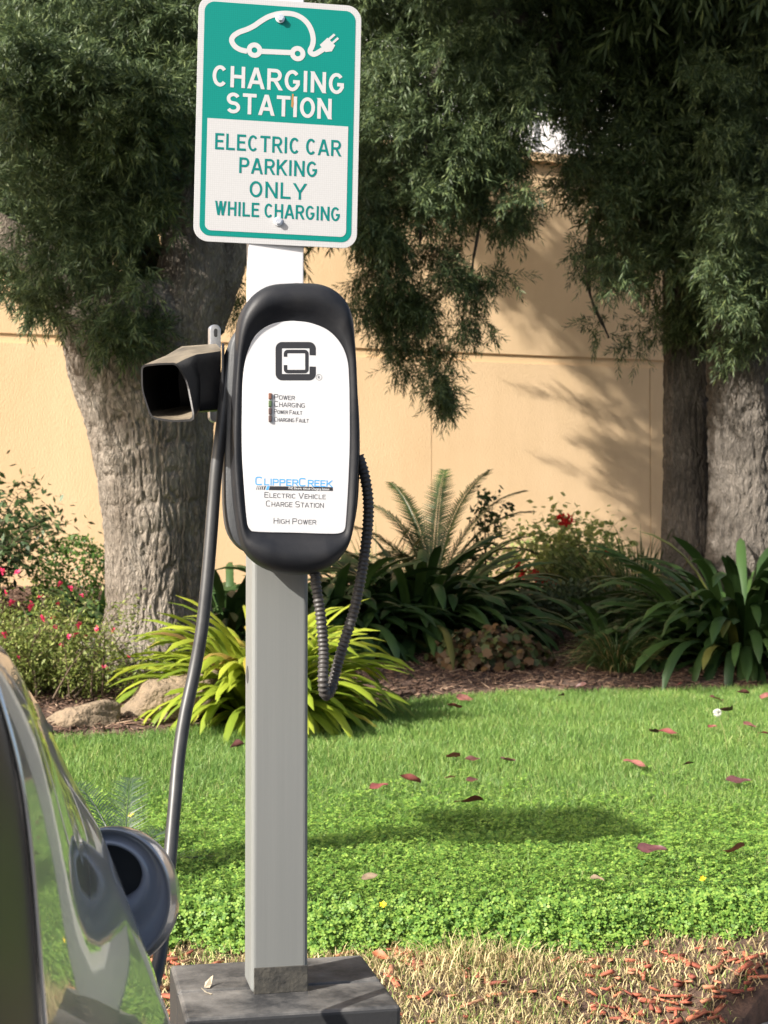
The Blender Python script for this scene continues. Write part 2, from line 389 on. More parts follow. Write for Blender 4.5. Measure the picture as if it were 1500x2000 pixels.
P, rad = wp([(400, 640, 8.3, 80), (430, 540, 8.35, 92), (455, 440, 8.4, 84), (470, 330, 8.5, 74), (500, 100, 8.6, 62), (540, -200, 8.6, 50), (580, -600, 8.6, 36)])
bark_tube(mb, P, rad, 3, 70, amp=.02, sub=16)
P, rad = wp([(205, 700, 8.2, 150), (150, 590, 8.1, 110), (80, 510, 8.0, 84), (0, 450, 7.9, 66), (-120, 370, 7.9, 54), (-300, 200, 7.9, 40)])
bark_tube(mb, P, rad, 4, 30, amp=.02)
P, rad = wp([(285, 660, 8.3, 110), (285, 520, 8.5, 80), (240, 350, 8.6, 62), (170, 150, 8.6, 50), (100, -100, 8.6, 40)])
bark_tube(mb, P, rad, 5, 24, amp=.02)
keep(mb.build('trunk', bark1, None, True), lt)
LEFT1 = [(-60, -60), (395, -60), (395, 330), (380, 470), (330, 430), (260, 440), (300, 560), (330, 640), (300, 700), (210, 690), (120, 640), (60, 600), (20, 560), (-60, 520)]
LEFT2 = [(395, -60), (480, -60), (480, 620), (455, 610), (450, 520), (440, 480), (390, 470)]
LITE = [(0, 50), (110, 50), (200, 120), (300, 150), (375, 170), (370, 240), (280, 330), (150, 300), (0, 280)]
MID = [(690, -60), (1060, -60), (1060, 250), (1045, 330), (1050, 400), (1030, 470), (1020, 540), (985, 560), (1010, 640), (950, 690), (900, 720), (890, 790), (865, 830), (830, 760), (760, 740), (735, 680), (700, 660), (690, 600)]
pts = []
a1, c1 = poly_pts(LEFT1, 6200, 7.3, 8.6, 24, 21, 34); a2, c2 = poly_pts(LEFT2, 1300, 8.5, 9.3, 20, 22)
a3, c3 = poly_pts(LITE, 1500, 6.9, 7.4, 22, 23, 40)
BACKL = [(-60, -60), (480, -60), (480, 430), (330, 400), (200, 520), (-60, 500)]
a4, c4 = poly_pts(BACKL, 2300, 8.2, 8.7, 40, 24)
UP = [((-.4, 7.3, CZ + 4.7), (1.0, .9, .6), 480), ((.9, 8.3, CZ + 4.4), (1.1, 1.0, .6), 430), ((-.2, 7.3, CZ + 5.4), (1.5, 1.3, .8), 560), ((-2.3, 9.35, CZ + 5.5), (1.15, .6, .6), 270), ((-3.9, 5.3, CZ + 3.4), (.5, .45, .3), 330), ((-2.75, 5.15, CZ + 3.45), (.7, .32, .25), 330)]  # unseen leaf clumps above the frame, added to shade bed, wall and branches
ups = np.concatenate([blob_pts(c, r_, n, 60 + i, 13 if c[1] > 9 else 60) for i, (c, r_, n) in enumerate(UP)])
crown('crown', lt, [(a1, .13, 24, (.045, .075), .0075, (.05, -.5, -.1)), (a2, .13, 22, (.045, .07), .007, (.1, -.3, -.4)), (a4, .24, 26, (.08, .12), .014, (0, -.2, -.5)), (a3, .12, 26, (.045, .072), .0078, (.15, -.6, .15)), (ups, .34, 26, (.12, .18), .022, (0, -.2, -.4))], None, 100)
# ---- middle hanging branches belong to a second tree whose limbs reach in from the far side
r_ = np.random.default_rng(5)
rt = empty('tree', at(1342, 1190, 10.3)); tag(rt, 'slimmer tree trunk beside the bigger grey one, branches hanging low over the wall', 'tree', 'twin trees by the wall')
mb = MB()
P, rad = wp([(1345, 1260, 10.3, 132), (1345, 1150, 10.3, 112), (1343, 950, 10.3, 100), (1342, 750, 10.3, 96), (1340, 600, 10.3, 92), (1330, 400, 10.3, 84), (1300, 150, 10.3, 74), (1270, -100, 10.3, 62), (1200, -500, 10.2, 40)])
bark_tube(mb, P, rad, 7, 130, flare=.25, amp=.03, sub=26, furrow=.012)
P, rad = wp([(1330, 380, 10.3, 60), (1240, 220, 10.0, 50), (1100, 80, 9.6, 42), (950, 30, 9.2, 34), (860, 120, 9.0, 22), (830, 300, 8.9, 13), (820, 480, 8.9, 7)])
bark_tube(mb, P, rad, 8, 14, amp=.02)
P, rad = wp([(1100, 80, 9.6, 36), (1020, 130, 9.3, 20), (960, 280, 9.2, 12), (930, 480, 9.2, 8), (900, 640, 9.2, 5)])
bark_tube(mb, P, rad, 9, 10, amp=.02)
P, rad = wp([(1335, 420, 10.25, 50), (1230, 360, 9.9, 32), (1160, 440, 9.8, 18), (1150, 560, 9.8, 9), (1190, 660, 9.8, 5)])
bark_tube(mb, P, rad, 10, 10, amp=.02)
keep(mb.build('trunk', bark2, None, True), rt)
MIDU = [(690, -60), (1060, -60), (1055, 220), (1032, 320), (1036, 410), (1010, 460), (900, 430), (820, 480), (690, 470)]
MIDL = [(690, 440), (1030, 420), (1018, 490), (1008, 540), (970, 560), (1003, 640), (945, 685), (900, 715), (890, 780), (862, 820), (835, 750), (770, 725), (750, 670), (705, 640), (690, 590)]
m1, mc = poly_pts(MIDU, 4300, 8.6, 9.6, 22, 31, 40); m2, mc2 = poly_pts(MIDL, 1350, 8.7, 9.5, 19, 36, 48)
RIGHT = [(1075, -60), (1560, -60), (1560, 660), (1480, 660), (1420, 700), (1380, 640), (1310, 650), (1285, 655), (1240, 700), (1195, 690), (1150, 640), (1165, 600), (1118, 560), (1120, 480), (1085, 420), (1075, 340), (1085, 250)]
q1, qc = poly_pts(RIGHT, 5600, 9.3, 10.6, 26, 32, 34)
BACKR = [(470, -60), (1560, -60), (1560, 560), (1300, 540), (1200, 440), (1125, 330), (1115, 180), (1030, 160), (980, 300), (940, 380), (850, 400), (700, 440), (480, 460)]
q2, qc = poly_pts(BACKR, 3600, 9.5, 10.4, 34, 33)
UPR = [((1.6, 9.8, CZ + 4.1), (1.8, 1.4, .8), 700), ((.9, 9.2, CZ + 3.9), (1.6, 1.2, .6), 500)]
ups = np.concatenate([blob_pts(c, r_2, n, 80 + i) for i, (c, r_2, n) in enumerate(UPR)])
crown('crown', rt, [(m1, .13, 22, (.045, .072), .0072, (0, -.35, -.4)), (m2, .13, 22, (.045, .072), .0072, (0, -.2, -.6)), (q1, .13, 22, (.048, .075), .0075, (-.15, -.4, -.35)), (q2, .24, 26, (.08, .12), .014, (0, -.2, -.5)), (ups, .34, 24, (.12, .18), .022, (0, -.2, -.4))], None, 200)
# ---- right thick tree
r3 = empty('tree', at(1460, 1170, 9.9)); tag(r3, 'broad grey trunk at the edge of the picture beside the slimmer trunk, behind strap-leaved plants', 'tree', 'twin trees by the wall')
mb = MB()
P, rad = wp([(1462, 1250, 9.9, 190), (1460, 1130, 9.9, 158), (1458, 950, 9.9, 142), (1452, 750, 9.9, 138), (1446, 550, 9.9, 132), (1440, 300, 9.9, 120), (1436, 0, 9.9, 104), (1430, -400, 9.9, 80)])
bark_tube(mb, P, rad, 12, 150, flare=.25, amp=.035, sub=30, furrow=.014)
keep(mb.build('trunk', bark2, None, True), r3)
FR = [(1330, -60), (1600, -60), (1600, 600), (1540, 720), (1490, 660), (1430, 720), (1395, 690), (1380, 600), (1360, 420)]
s1, sc_ = poly_pts(FR, 2300, 8.9, 9.8, 26, 41, 36)
ups = blob_pts((2.4, 9.4, CZ + 4.2), (1.5, 1.4, .8), 500, 88)
crown('crown', r3, [(s1, .13, 22, (.048, .075), .0075, (-.1, -.4, -.35)), (ups, .34, 24, (.12, .18), .022, (0, -.2, -.4))], None, 300)

# ================================================================== GROUND COVER
def frust_xy(n, d0, d1, seed, marg=.55):
    r = np.random.default_rng(seed); d = np.sqrt(r.uniform(d0 ** 2, d1 ** 2, n)); x = r.uniform(-1, 1, n) * (.25 * d + marg); return x, d, r
def blades(x, d, z, h, w, lean, r, curve=.5):
    n = len(x); az = r.uniform(0, 6.28, n); la = r.uniform(0, 6.28, n)
    sx, sy = np.cos(az) * w / 2, np.sin(az) * w / 2; lx, ly = np.cos(la) * lean * h, np.sin(la) * lean * h
    V = np.empty((n, 5, 3)); V[:, 0] = np.stack([x - sx, d - sy, z], 1); V[:, 1] = np.stack([x + sx, d + sy, z], 1)
    V[:, 2] = np.stack([x + sx * .8 + lx * .35, d + sy * .8 + ly * .35, z + h * .6], 1); V[:, 3] = np.stack([x - sx * .8 + lx * .35, d - sy * .8 + ly * .35, z + h * .6], 1)
    V[:, 4] = np.stack([x + lx, d + ly, z + h * np.sqrt(np.clip(1 - lean ** 2 * curve, .15, 1))], 1)
    return V
def blade_obj(name, V, mat):
    n = len(V); i = np.arange(n)[:, None] * 5; F4 = (i + np.array([[0, 1, 2, 3]])); F3 = i + np.array([[3, 2, 4]])
    me = bpy.data.meshes.new(name); me.vertices.add(n * 5); me.vertices.foreach_set('co', np.ascontiguousarray(V.reshape(-1), np.float32))
    lv = np.concatenate([F4, F3], 1).astype(np.int32).ravel(); me.loops.add(len(lv)); me.loops.foreach_set('vertex_index', lv)
    ls = (np.arange(n)[:, None] * 7 + np.array([[0, 4]])).astype(np.int32).ravel(); me.polygons.add(2 * n); me.polygons.foreach_set('loop_start', ls)
    me.update(calc_edges=True); me.materials.append(mat); o = bpy.data.objects.new(name, me); COL.objects.link(o); return o
grass_m = M('grass', (.08, .16, .03), .5, island=[(0, (.105, .21, .045)), (.5, (.205, .345, .07)), (.85, (.31, .44, .115)), (.97, (.40, .46, .15)), (1, (.50, .42, .2))], trans=.4, var=(.74, .82, .85), vscale=2.2, spec=.4)
x, d, r = frust_xy(330000, 3.86, 8.35, 71)
ed = np.interp(x, EDGE_X, EDGE_D) + .05 * vnoise(x, d, 9, 5); ce = clover_edge(x)
k = (d < ed) & (d > ce); k &= r.uniform(size=len(d)) < (.42 + .58 * smooth(4.2, 5.4, d + .25 * vnoise(x, d, 3, 6)))
x, d = x[k], d[k]; n = len(x)
h = r.uniform(.03, .06, n) * (1 + .25 * vnoise(x, d, 4, 8))
V = blades(x, d, gz(x, d) + lawn_lift(x, d) - .004, h, r.uniform(.0020, .0037, n), r.uniform(.1, .75, n), r)
tag(blade_obj('grass', V, grass_m), 'green mown grass covering the lawn', 'grass', kind='stuff')
# clover
clover_m = M('clover', (.09, .2, .03), .5, island=[(0, (.075, .175, .032)), (.5, (.185, .335, .055)), (1, (.33, .47, .09))], trans=.4, spec=.4)
def clover(x, d, z, tilt_y, r, size):
    n = len(x); az = r.uniform(0, 6.28, n); nrm = np.stack([r.normal(0, .35, n), tilt_y + r.normal(0, .3, n), np.ones(n)], 1); nrm /= np.linalg.norm(nrm, axis=1)[:, None]
    a = np.cross(nrm, np.stack([np.cos(az), np.sin(az), np.zeros(n)], 1)); a /= np.linalg.norm(a, axis=1)[:, None]; b_ = np.cross(nrm, a)
    c = np.stack([x, d, z], 1); out = np.empty((n, 3, 5, 3))
    for q in range(3):
        t = 2.094 * q; u = a * math.cos(t) + b_ * math.sin(t); v = -a * math.sin(t) + b_ * math.cos(t); s = size[:, None]
        up = nrm * s * .18
        out[:, q, 0] = c; out[:, q, 1] = c + s * (.5 * u + .42 * v) + up; out[:, q, 2] = c + s * (.95 * u + .30 * v) + up * .6
        out[:, q, 3] = c + s * (.95 * u - .30 * v) + up * .6; out[:, q, 4] = c + s * (.5 * u - .42 * v) + up
    return out.reshape(-1, 3)
x, d, r = frust_xy(150000, 3.8, 6.6, 72); ce = clover_edge(x)
dens = 1 - smooth(.5, 1.9, d - ce + .35 * vnoise(x, d, 3.3, 9)); k = (d > ce - .01) & (r.uniform(size=len(d)) < dens); x, d = x[k], d[k]; n = len(x); ce = ce[k]
z = gz(x, d) + lawn_lift(x, d) + r.uniform(.012, .05, n) + .015 * vnoise(x, d, 8, 13)
V1 = clover(x, d, z, -.1, r, r.uniform(.0055, .0105, n))
r = np.random.default_rng(73); n = 17000; x = r.uniform(-1.6, 1.6, n); q = r.uniform(0, 1, n); ce = clover_edge(x); d = ce - .035 * q + r.normal(0, .014, n)
z = gz(x, d) + .005 + (1 - q ** .8) * .085 + r.normal(0, .006, n)
V2 = clover(x, d, z, -1.0, r, r.uniform(.0055, .0105, n)); V = np.concatenate([V1, V2])
o = mesh_obj('clover', V, np.arange(len(V)).reshape(-1, 5), clover_m); tag(o, 'low clover thick along the front rim of the lawn', 'clover', kind='stuff')
# dry straw
straw_m = M('straw', (.5, .38, .2), .8, island=[(0, (.26, .20, .09)), (.3, (.52, .42, .22)), (.7, (.66, .54, .30)), (.8, (.20, .26, .06)), (1, (.16, .25, .05))], trans=.2)
x, d, r = frust_xy(42000, 3.3, 3.95, 74, .4)
dn = .5 + .55 * vnoise(x, d, 3.5, 15) + .25 * (smooth(-.3, .15, x) - smooth(.5, .9, x)); dn *= (1 - .6 * smooth(.4, .8, x) * smooth(3.85, 3.65, d))
k = (r.uniform(size=len(d)) < np.clip(dn, .12, 1)) & (d < clover_edge(x) + .02) & (d > np.interp(x, KX, KD) + .01); x, d = x[k], d[k]; n = len(x)
tall = np.exp(-((x - .22) / .16) ** 2 - ((d - 3.78) / .09) ** 2)
h = r.uniform(.014, .042, n) + tall * r.uniform(0, .07, n); V = blades(x, d, gz(x, d) - .003, h, r.uniform(.002, .0038, n), np.clip(r.uniform(.3, 1.5, n) * (1 - .5 * tall), 0, 1.1), r)
tag(blade_obj('dry_grass', V, straw_m), 'straw-coloured dry grass between the lawn rim and the kerb', 'grass', kind='stuff')
def chips(x, d, z, L, wd, th, r, flat=.25):
    n = len(x); az = r.uniform(0, 6.28, n); u = np.stack([np.cos(az), np.sin(az), r.normal(0, flat, n)], 1); u /= np.linalg.norm(u, axis=1)[:, None]
    nn = np.stack([r.normal(0, flat, n), r.normal(0, flat, n), np.ones(n)], 1); v = np.cross(nn, u); v /= np.linalg.norm(v, axis=1)[:, None]; w = np.cross(u, v)
    c = np.stack([x, d, z], 1); V = np.empty((n, 8, 3)); j = 0
    for a in (-1, 1):
        for b_ in (-1, 1):
            for e in (-1, 1):
                tap = 1 - .35 * r.uniform(size=n)[:, None]
                V[:, j] = c + u * (a * L / 2)[:, None] + v * (b_ * wd / 2)[:, None] * tap + w * (e * th / 2)[:, None]; j += 1
    q = np.array([[0, 1, 3, 2], [4, 6, 7, 5], [0, 4, 5, 1], [2, 3, 7, 6], [0, 2, 6, 4], [1, 5, 7, 3]])
    return V.reshape(-1, 3), (np.arange(n)[:, None, None] * 8 + q).reshape(-1, 4)
chip_m = M('red_mulch', (.35, .1, .06), .85, island=[(0, (.20, .055, .035)), (.5, (.36, .10, .055)), (.8, (.46, .17, .09)), (1, (.30, .17, .10))])
x, d, r = frust_xy(5200, 3.2, 3.88, 75, .5)
dn = .25 + .75 * vnoise(x, d, 3.2, 16) + .5 * smooth(.35, .75, x) * smooth(3.87, 3.65, d); k = (r.uniform(size=len(d)) < np.clip(dn, .06, 1)) & (d > np.interp(x, KX, KD) + .01) & (d < clover_edge(x) - .03); x, d = x[k], d[k]; n = len(x)
V, Fq = chips(x, d, gz(x, d) + r.uniform(.002, .014, n), r.uniform(.018, .07, n), r.uniform(.006, .017, n), r.uniform(.003, .007, n), r)
tag(mesh_obj('red_mulch', V, Fq, chip_m), 'red bark mulch chips scattered by the kerb and the dry grass', 'mulch', kind='stuff')
bark_chip = M('brown_mulch', (.2, .12, .08), .9, island=[(0, (.07, .038, .026)), (.5, (.13, .075, .05)), (.85, (.21, .13, .085)), (1, (.33, .23, .155))])
x, d, r = frust_xy(42000, 5.9, 11.4, 76, .6); k = (d > np.interp(x, EDGE_X, EDGE_D) - .01) & (d < wall_d(x) - .05); x, d = x[k], d[k]; n = len(x)
V, Fq = chips(x, d, gz(x, d) + r.uniform(.0, .012, n), r.uniform(.02, .08, n), r.uniform(.003, .011, n), r.uniform(.002, .005, n), r, .2)
tag(mesh_obj('brown_mulch', V, Fq, bark_chip), 'brown shredded bark mulch covering the planting bed', 'mulch', kind='stuff')

# ================================================================== PLANTS
def strap_plant(base, n, L, W, seed, el=(20, 80), az=(0, 360), segs=9, droop=1.0, spread=.12):
    """ribbon leaves that arch out from a crown"""
    r = np.random.default_rng(seed); V = []; Fc = []
    for i in range(n):
        a = R(r.uniform(*az)); e = R(r.uniform(*el)); l = r.uniform(*L); w = r.uniform(*W); dr = r.uniform(.7, 1.3) * droop
        p = np.array(base, float) + np.array([math.cos(a), math.sin(a), 0]) * r.uniform(0, spread); side = np.array([-math.sin(a), math.cos(a), 0]); tw = r.uniform(-.5, .5); k0 = len(V)
        for s in range(segs + 1):
            t = s / segs; ww = w * (min(1, .55 + t * 1.6)) * (1 - max(0, (t - .8) / .2) ** 2.2 * .93)
            dir_ = np.array([math.cos(a) * math.cos(e), math.sin(a) * math.cos(e), math.sin(e)]); up = np.cross(dir_, side) * -1
            sd = side * math.cos(tw * t) + up * math.sin(tw * t)
            V += [p - sd * ww / 2 + up * ww * .13, p - up * ww * .06, p + sd * ww / 2 + up * ww * .13]
            p = p + dir_ * l / segs; e -= R(105) * dr / segs * (.4 + 1.1 * t); e = max(e, -R(80))
        for s in range(segs):
            b_ = k0 + s * 3; Fc += [[b_, b_ + 1, b_ + 4, b_ + 3], [b_ + 1, b_ + 2, b_ + 5, b_ + 4]]
    return np.array(V), np.array(Fc)
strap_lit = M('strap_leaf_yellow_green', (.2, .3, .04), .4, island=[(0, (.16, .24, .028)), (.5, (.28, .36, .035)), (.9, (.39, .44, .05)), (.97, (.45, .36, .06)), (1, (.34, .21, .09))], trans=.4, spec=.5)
strap_dk = M('strap_leaf_shaded_green', (.06, .13, .03), .48, island=[(0, (.022, .05, .014)), (.5, (.036, .078, .02)), (.95, (.06, .115, .028)), (1, (.16, .15, .035))], trans=.2, spec=.5)  # green leaves darkened further, the bed's shade put into their colour
def plant(name, V, Fc, m, base, label, cat, group=None, sm=True):
    o = mesh_obj(name, V - np.array(base), Fc, m, None, sm); o.location = tuple(map(float, base)); tag(o, label, cat, group); return o
def gp(px, py): return hit(px, py)
def gnd(px, d): 
    x = (px - 750) / F * d; return np.array([x, d, float(gz(x, d))])
SG = 'strap-leaved clumps in the planting bed'
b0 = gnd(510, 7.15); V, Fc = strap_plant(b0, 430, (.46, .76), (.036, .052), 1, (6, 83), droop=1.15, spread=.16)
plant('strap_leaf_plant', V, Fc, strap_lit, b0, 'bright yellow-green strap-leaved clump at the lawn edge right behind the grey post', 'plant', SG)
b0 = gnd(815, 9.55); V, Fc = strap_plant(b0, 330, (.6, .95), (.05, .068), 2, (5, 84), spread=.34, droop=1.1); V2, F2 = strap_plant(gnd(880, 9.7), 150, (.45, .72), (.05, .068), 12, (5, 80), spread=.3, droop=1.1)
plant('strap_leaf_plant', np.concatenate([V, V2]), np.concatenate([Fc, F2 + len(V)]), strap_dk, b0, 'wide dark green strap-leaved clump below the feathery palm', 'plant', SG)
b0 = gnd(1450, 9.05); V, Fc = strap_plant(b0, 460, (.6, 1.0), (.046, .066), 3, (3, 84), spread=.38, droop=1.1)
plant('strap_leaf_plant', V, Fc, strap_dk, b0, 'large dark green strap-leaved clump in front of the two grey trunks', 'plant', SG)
b0 = gnd(640, 9.2); V, Fc = strap_plant(b0, 200, (.5, .85), (.055, .075), 4, (6, 84), spread=.26, droop=1.1)
plant('strap_leaf_plant', V, Fc, strap_dk, b0, 'dark green strap-leaved clump behind the looped corrugated conduit', 'plant', SG)
b0 = gnd(195, 9.0); V, Fc = strap_plant(b0, 90, (.35, .62), (.05, .065), 5, (10, 80), spread=.1)
plant('strap_leaf_plant', V, Fc, strap_dk, b0, 'small dark strap-leaved clump between the rounded shrub and the thick trunk', 'plant', SG)
b0 = gnd(450, 9.0); V, Fc = strap_plant(b0, 100, (.45, .78), (.045, .06), 6, (20, 85), spread=.12)
plant('strap_leaf_plant', V, Fc, strap_dk, b0, 'green strap-leaved clump between the thick trunk and the grey post, behind the cable', 'plant', SG)
b0 = gnd(1190, 9.0); V, Fc = strap_plant(b0, 26, (.35, .6), (.03, .042), 7, (25, 80), spread=.06)
plant('strap_leaf_plant', V, Fc, strap_dk, b0, 'sparse upright strap-leaved clump rising behind the fine grass tuft', 'plant', SG)
# fine grass tuft, grassy clump
tuft_m = M('tuft', (.06, .1, .03), .5, island=[(0, (.04, .075, .022)), (.6, (.065, .12, .03)), (.85, (.10, .15, .04)), (.9, (.33, .24, .10)), (1, (.38, .26, .12))], trans=.25)
b0 = gnd(1205, 8.6); V, Fc = strap_plant(b0, 620, (.18, .36), (.0035, .006), 8, (35, 88), spread=.1, segs=6, droop=1.15)
plant('grass_tuft', V, Fc, tuft_m, b0, 'rounded tuft of fine dark grass with dry tan blades at its foot', 'plant')
b0 = gnd(1250, 10.7); V, Fc = strap_plant(b0, 420, (.4, .75), (.004, .008), 9, (40, 88), spread=.45, segs=6, droop=.7)
plant('tall_grass', V, Fc, tuft_m, b0, 'loose tall thin grass against the wall near the slimmer trunk', 'plant')
b0 = gnd(735, 10.9); V, Fc = strap_plant(b0, 130, (.4, .75), (.004, .007), 10, (45, 88), spread=.3, segs=6, droop=.7)
plant('tall_grass', V, Fc, tuft_m, b0, 'thin grass blades by the wall below the feathery palm, beside the charger', 'plant')
# leaf-cloud shrubs
def leafcloud(C, rad, n, ls, seed, shell=.5, wr=.5, zmin=None, flat=.4):
    r = np.random.default_rng(seed); dvec = r.normal(size=(n, 3)); dvec /= np.linalg.norm(dvec, axis=1)[:, None]
    P = np.array(C) + dvec * (r.uniform(shell ** 3, 1, (n, 1)) ** (1 / 3)) * np.array(rad) * (1 + .14 * np.sin(dvec[:, :1] * 9 + seed) * np.cos(dvec[:, 2:3] * 8))
    if zmin is not None: P = P[P[:, 2] > zmin]; n = len(P); dvec = dvec[:n]
    u = r.normal(size=(n, 3)) + dvec * .6; u /= np.linalg.norm(u, axis=1)[:, None]; v = np.cross(u, r.normal(size=(n, 3)) * flat + dvec); v /= np.linalg.norm(v, axis=1)[:, None]
    l = (r.uniform(.6, 1.2, n) * ls)[:, None]
    return np.stack([P, P + u * l * .5 + v * l * wr / 2, P + u * l, P + u * l * .5 - v * l * wr / 2], 1).reshape(-1, 3)
hedge_m = M('hedge_leaf', (.09, .17, .03), .45, island=[(0, (.05, .11, .02)), (.6, (.09, .18, .03)), (1, (.15, .26, .05))], trans=.25)
b0 = gnd(150, 9.7); V = leafcloud(b0 + [0, 0, .2], (.30, .3, .33), 5200, .028, 1, .75, .6)
plant('clipped_shrub', V, quads(len(V) // 4), hedge_m, b0, 'rounded clipped green shrub against the wall left of the thick trunk', 'shrub', sm=False)
# nandina at far left: arching canes with leaflets
nand_m = M('nandina_leaf', (.05, .09, .03), .4, island=[(0, (.03, .06, .02)), (.6, (.05, .09, .03)), (.93, (.08, .13, .04)), (1, (.14, .11, .05))], trans=.2)
def cane_shrub(base, n, L, seed, name, mat, leaf, label, cat, el=(45, 88), az=(0, 360), nl=60, droop=.9, start=.35, wr=.42, sd=.07, stem_m=None, spread=.08):
    r = np.random.default_rng(seed); st = MB(); root = empty(name, base); tag(root, label, cat); Q = []; D = []
    for i in range(n):
        a = R(r.uniform(*az)); e = R(r.uniform(*el)); l = r.uniform(*L); p = np.array(base, float) + [r.normal(0, spread), r.normal(0, spread), 0]; pts = [p.copy()]
        for s in range(10):
            p = p + np.array([math.cos(a) * math.cos(e), math.sin(a) * math.cos(e), math.sin(e)]) * l / 10; e -= R(70) * droop / 10 * (s / 5); pts.append(p.copy())
        st.tube(pts, [.006 * (1 - .8 * s / 10) for s in range(11)], 5)
        t = r.uniform(start, 1, nl) * 9.99; k = t.astype(int); pts = np.array(pts); q = pts[k] + (pts[k + 1] - pts[k]) * (t - k)[:, None] + r.normal(0, sd, (nl, 3)); Q.append(q)
        D.append(np.stack([np.full(nl, math.cos(a)), np.full(nl, math.sin(a)), np.full(nl, -.3)], 1))
    Q = np.concatenate(Q); D = np.concatenate(D); n = len(Q); u = D + r.normal(size=(n, 3)) * .8; u /= np.linalg.norm(u, axis=1)[:, None]; v = np.cross(u, r.normal(size=(n, 3)) * .5 + [0, 0, 1]); v /= np.linalg.norm(v, axis=1)[:, None]
    l_ = (r.uniform(.6, 1.2, n) * leaf)[:, None]; V = np.stack([Q, Q + u * l_ * .45 + v * l_ * wr / 2, Q + u * l_, Q + u * l_ * .45 - v * l_ * wr / 2], 1).reshape(-1, 3)
    keep(mesh_obj('foliage', V, quads(n), mat), root); keep(st.build('stem', stem_m or twig_m), root); return root, Q
b0 = gnd(-75, 9.4); cane_shrub(b0, 34, (.65, 1.12), 3, 'leafy_shrub', nand_m, .062, 'dark arching shrub with small pointed leaves in front of the wall at the left edge', 'shrub', nl=150, el=(48, 88), droop=1.1, sd=.07)
# salvia with pink-red flowers
salv_m = M('salvia_leaf', (.11, .15, .04), .6, island=[(0, (.11, .15, .03)), (.5, (.20, .25, .055)), (.85, (.30, .34, .09)), (1, (.45, .42, .18))], trans=.35)
b0 = gnd(60, 7.4); sal, Q = cane_shrub(b0, 130, (.28, .58), 5, 'flowering_shrub', salv_m, .027, 'loose yellow-green shrub dotted with small pink-red flowers, beside the pale stones', 'shrub', nl=150, el=(22, 88), droop=.8, start=.1, sd=.035, spread=.2)
pink = M('pink_petal', (.65, .04, .12), .5, trans=.2); red = M('red_petal', (.75, .03, .03), .5, trans=.2)
def flower_mesh(name, mat, s, seed, np_=5):
    r = np.random.default_rng(seed); V = []; Fc = []
    for q in range(np_ * 2):
        a = 6.283 * q / np_ + r.uniform(-.3, .3); e = r.uniform(-.2, .9); u = np.array([math.cos(a) * math.cos(e), math.sin(a) * math.cos(e), math.sin(e)]); v = np.cross(u, [0.1, .3, 1]); v /= np.linalg.norm(v); k = len(V); l = s * r.uniform(.7, 1.1)
        V += [u * 0, u * l * .55 + v * l * .33, u * l, u * l * .55 - v * l * .33]; Fc.append([k, k + 1, k + 2, k + 3])
    me = bpy.data.meshes.new(name); me.from_pydata([tuple(map(float, p)) for p in V], [], Fc); me.materials.append(mat); return me
def flowers(root, spots, me, jit=0.0):
    for (px, py, d) in spots:
        o = bpy.data.objects.new('flower', me); COL.objects.link(o); p = at(px, py, d); o.parent = root; o.location = Vector(p) - Vector(root.location)
        s = random.uniform(.8, 1.3); o.scale = (s, s, s); o.rotation_euler = (random.uniform(.3, 1.4), random.uniform(-.6, .6), random.uniform(0, 6))
pm = flower_mesh('flower', pink, .017, 1)
flowers(sal, [(x_, y_, 6.95 + random.uniform(-.05, .3)) for x_, y_ in [(117, 1140), (138, 1149), (113, 1180), (60, 1177), (22, 1177), (10, 1158), (78, 1167), (103, 1206), (82, 1208), (8, 1240), (155, 1221), (135, 1243), (148, 1240), (120, 1260), (35, 1284), (10, 1292), (190, 1228), (222, 1230), (204, 1304), (251, 1284), (167, 1243), (60, 1186), (34, 1118), (4, 1116), (108, 1225), (160, 1163)]], pm)
# bougainvillea
bou_m = M('bougainvillea_leaf', (.16, .22, .06), .5, island=[(0, (.20, .27, .08)), (.5, (.32, .39, .13)), (1, (.46, .50, .20))], trans=.45)
b0 = gnd(1120, 11.3); bou, Q = cane_shrub(b0, 34, (.35, .82), 9, 'flowering_shrub', bou_m, .056, 'small light green shrub with clusters of bright red flowers at the foot of the wall', 'shrub', nl=130, el=(35, 88), droop=.8, sd=.06, wr=.75, start=.15, spread=.1)
rm = flower_mesh('flower', red, .045, 2, 6)
flowers(bou, [(x_, y_, 11.05) for x_, y_ in [(1098, 1008), (1107, 1015), (1116, 1020), (1104, 1022), (1112, 1010), (1094, 1014), (1186, 1080), (1190, 1076), (1019, 1118), (1028, 1112), (1023, 1124), (1046, 1124), (1055, 1130), (1062, 1126), (1050, 1135), (1080, 1143), (1070, 1130), (1016, 1108)]], rm)
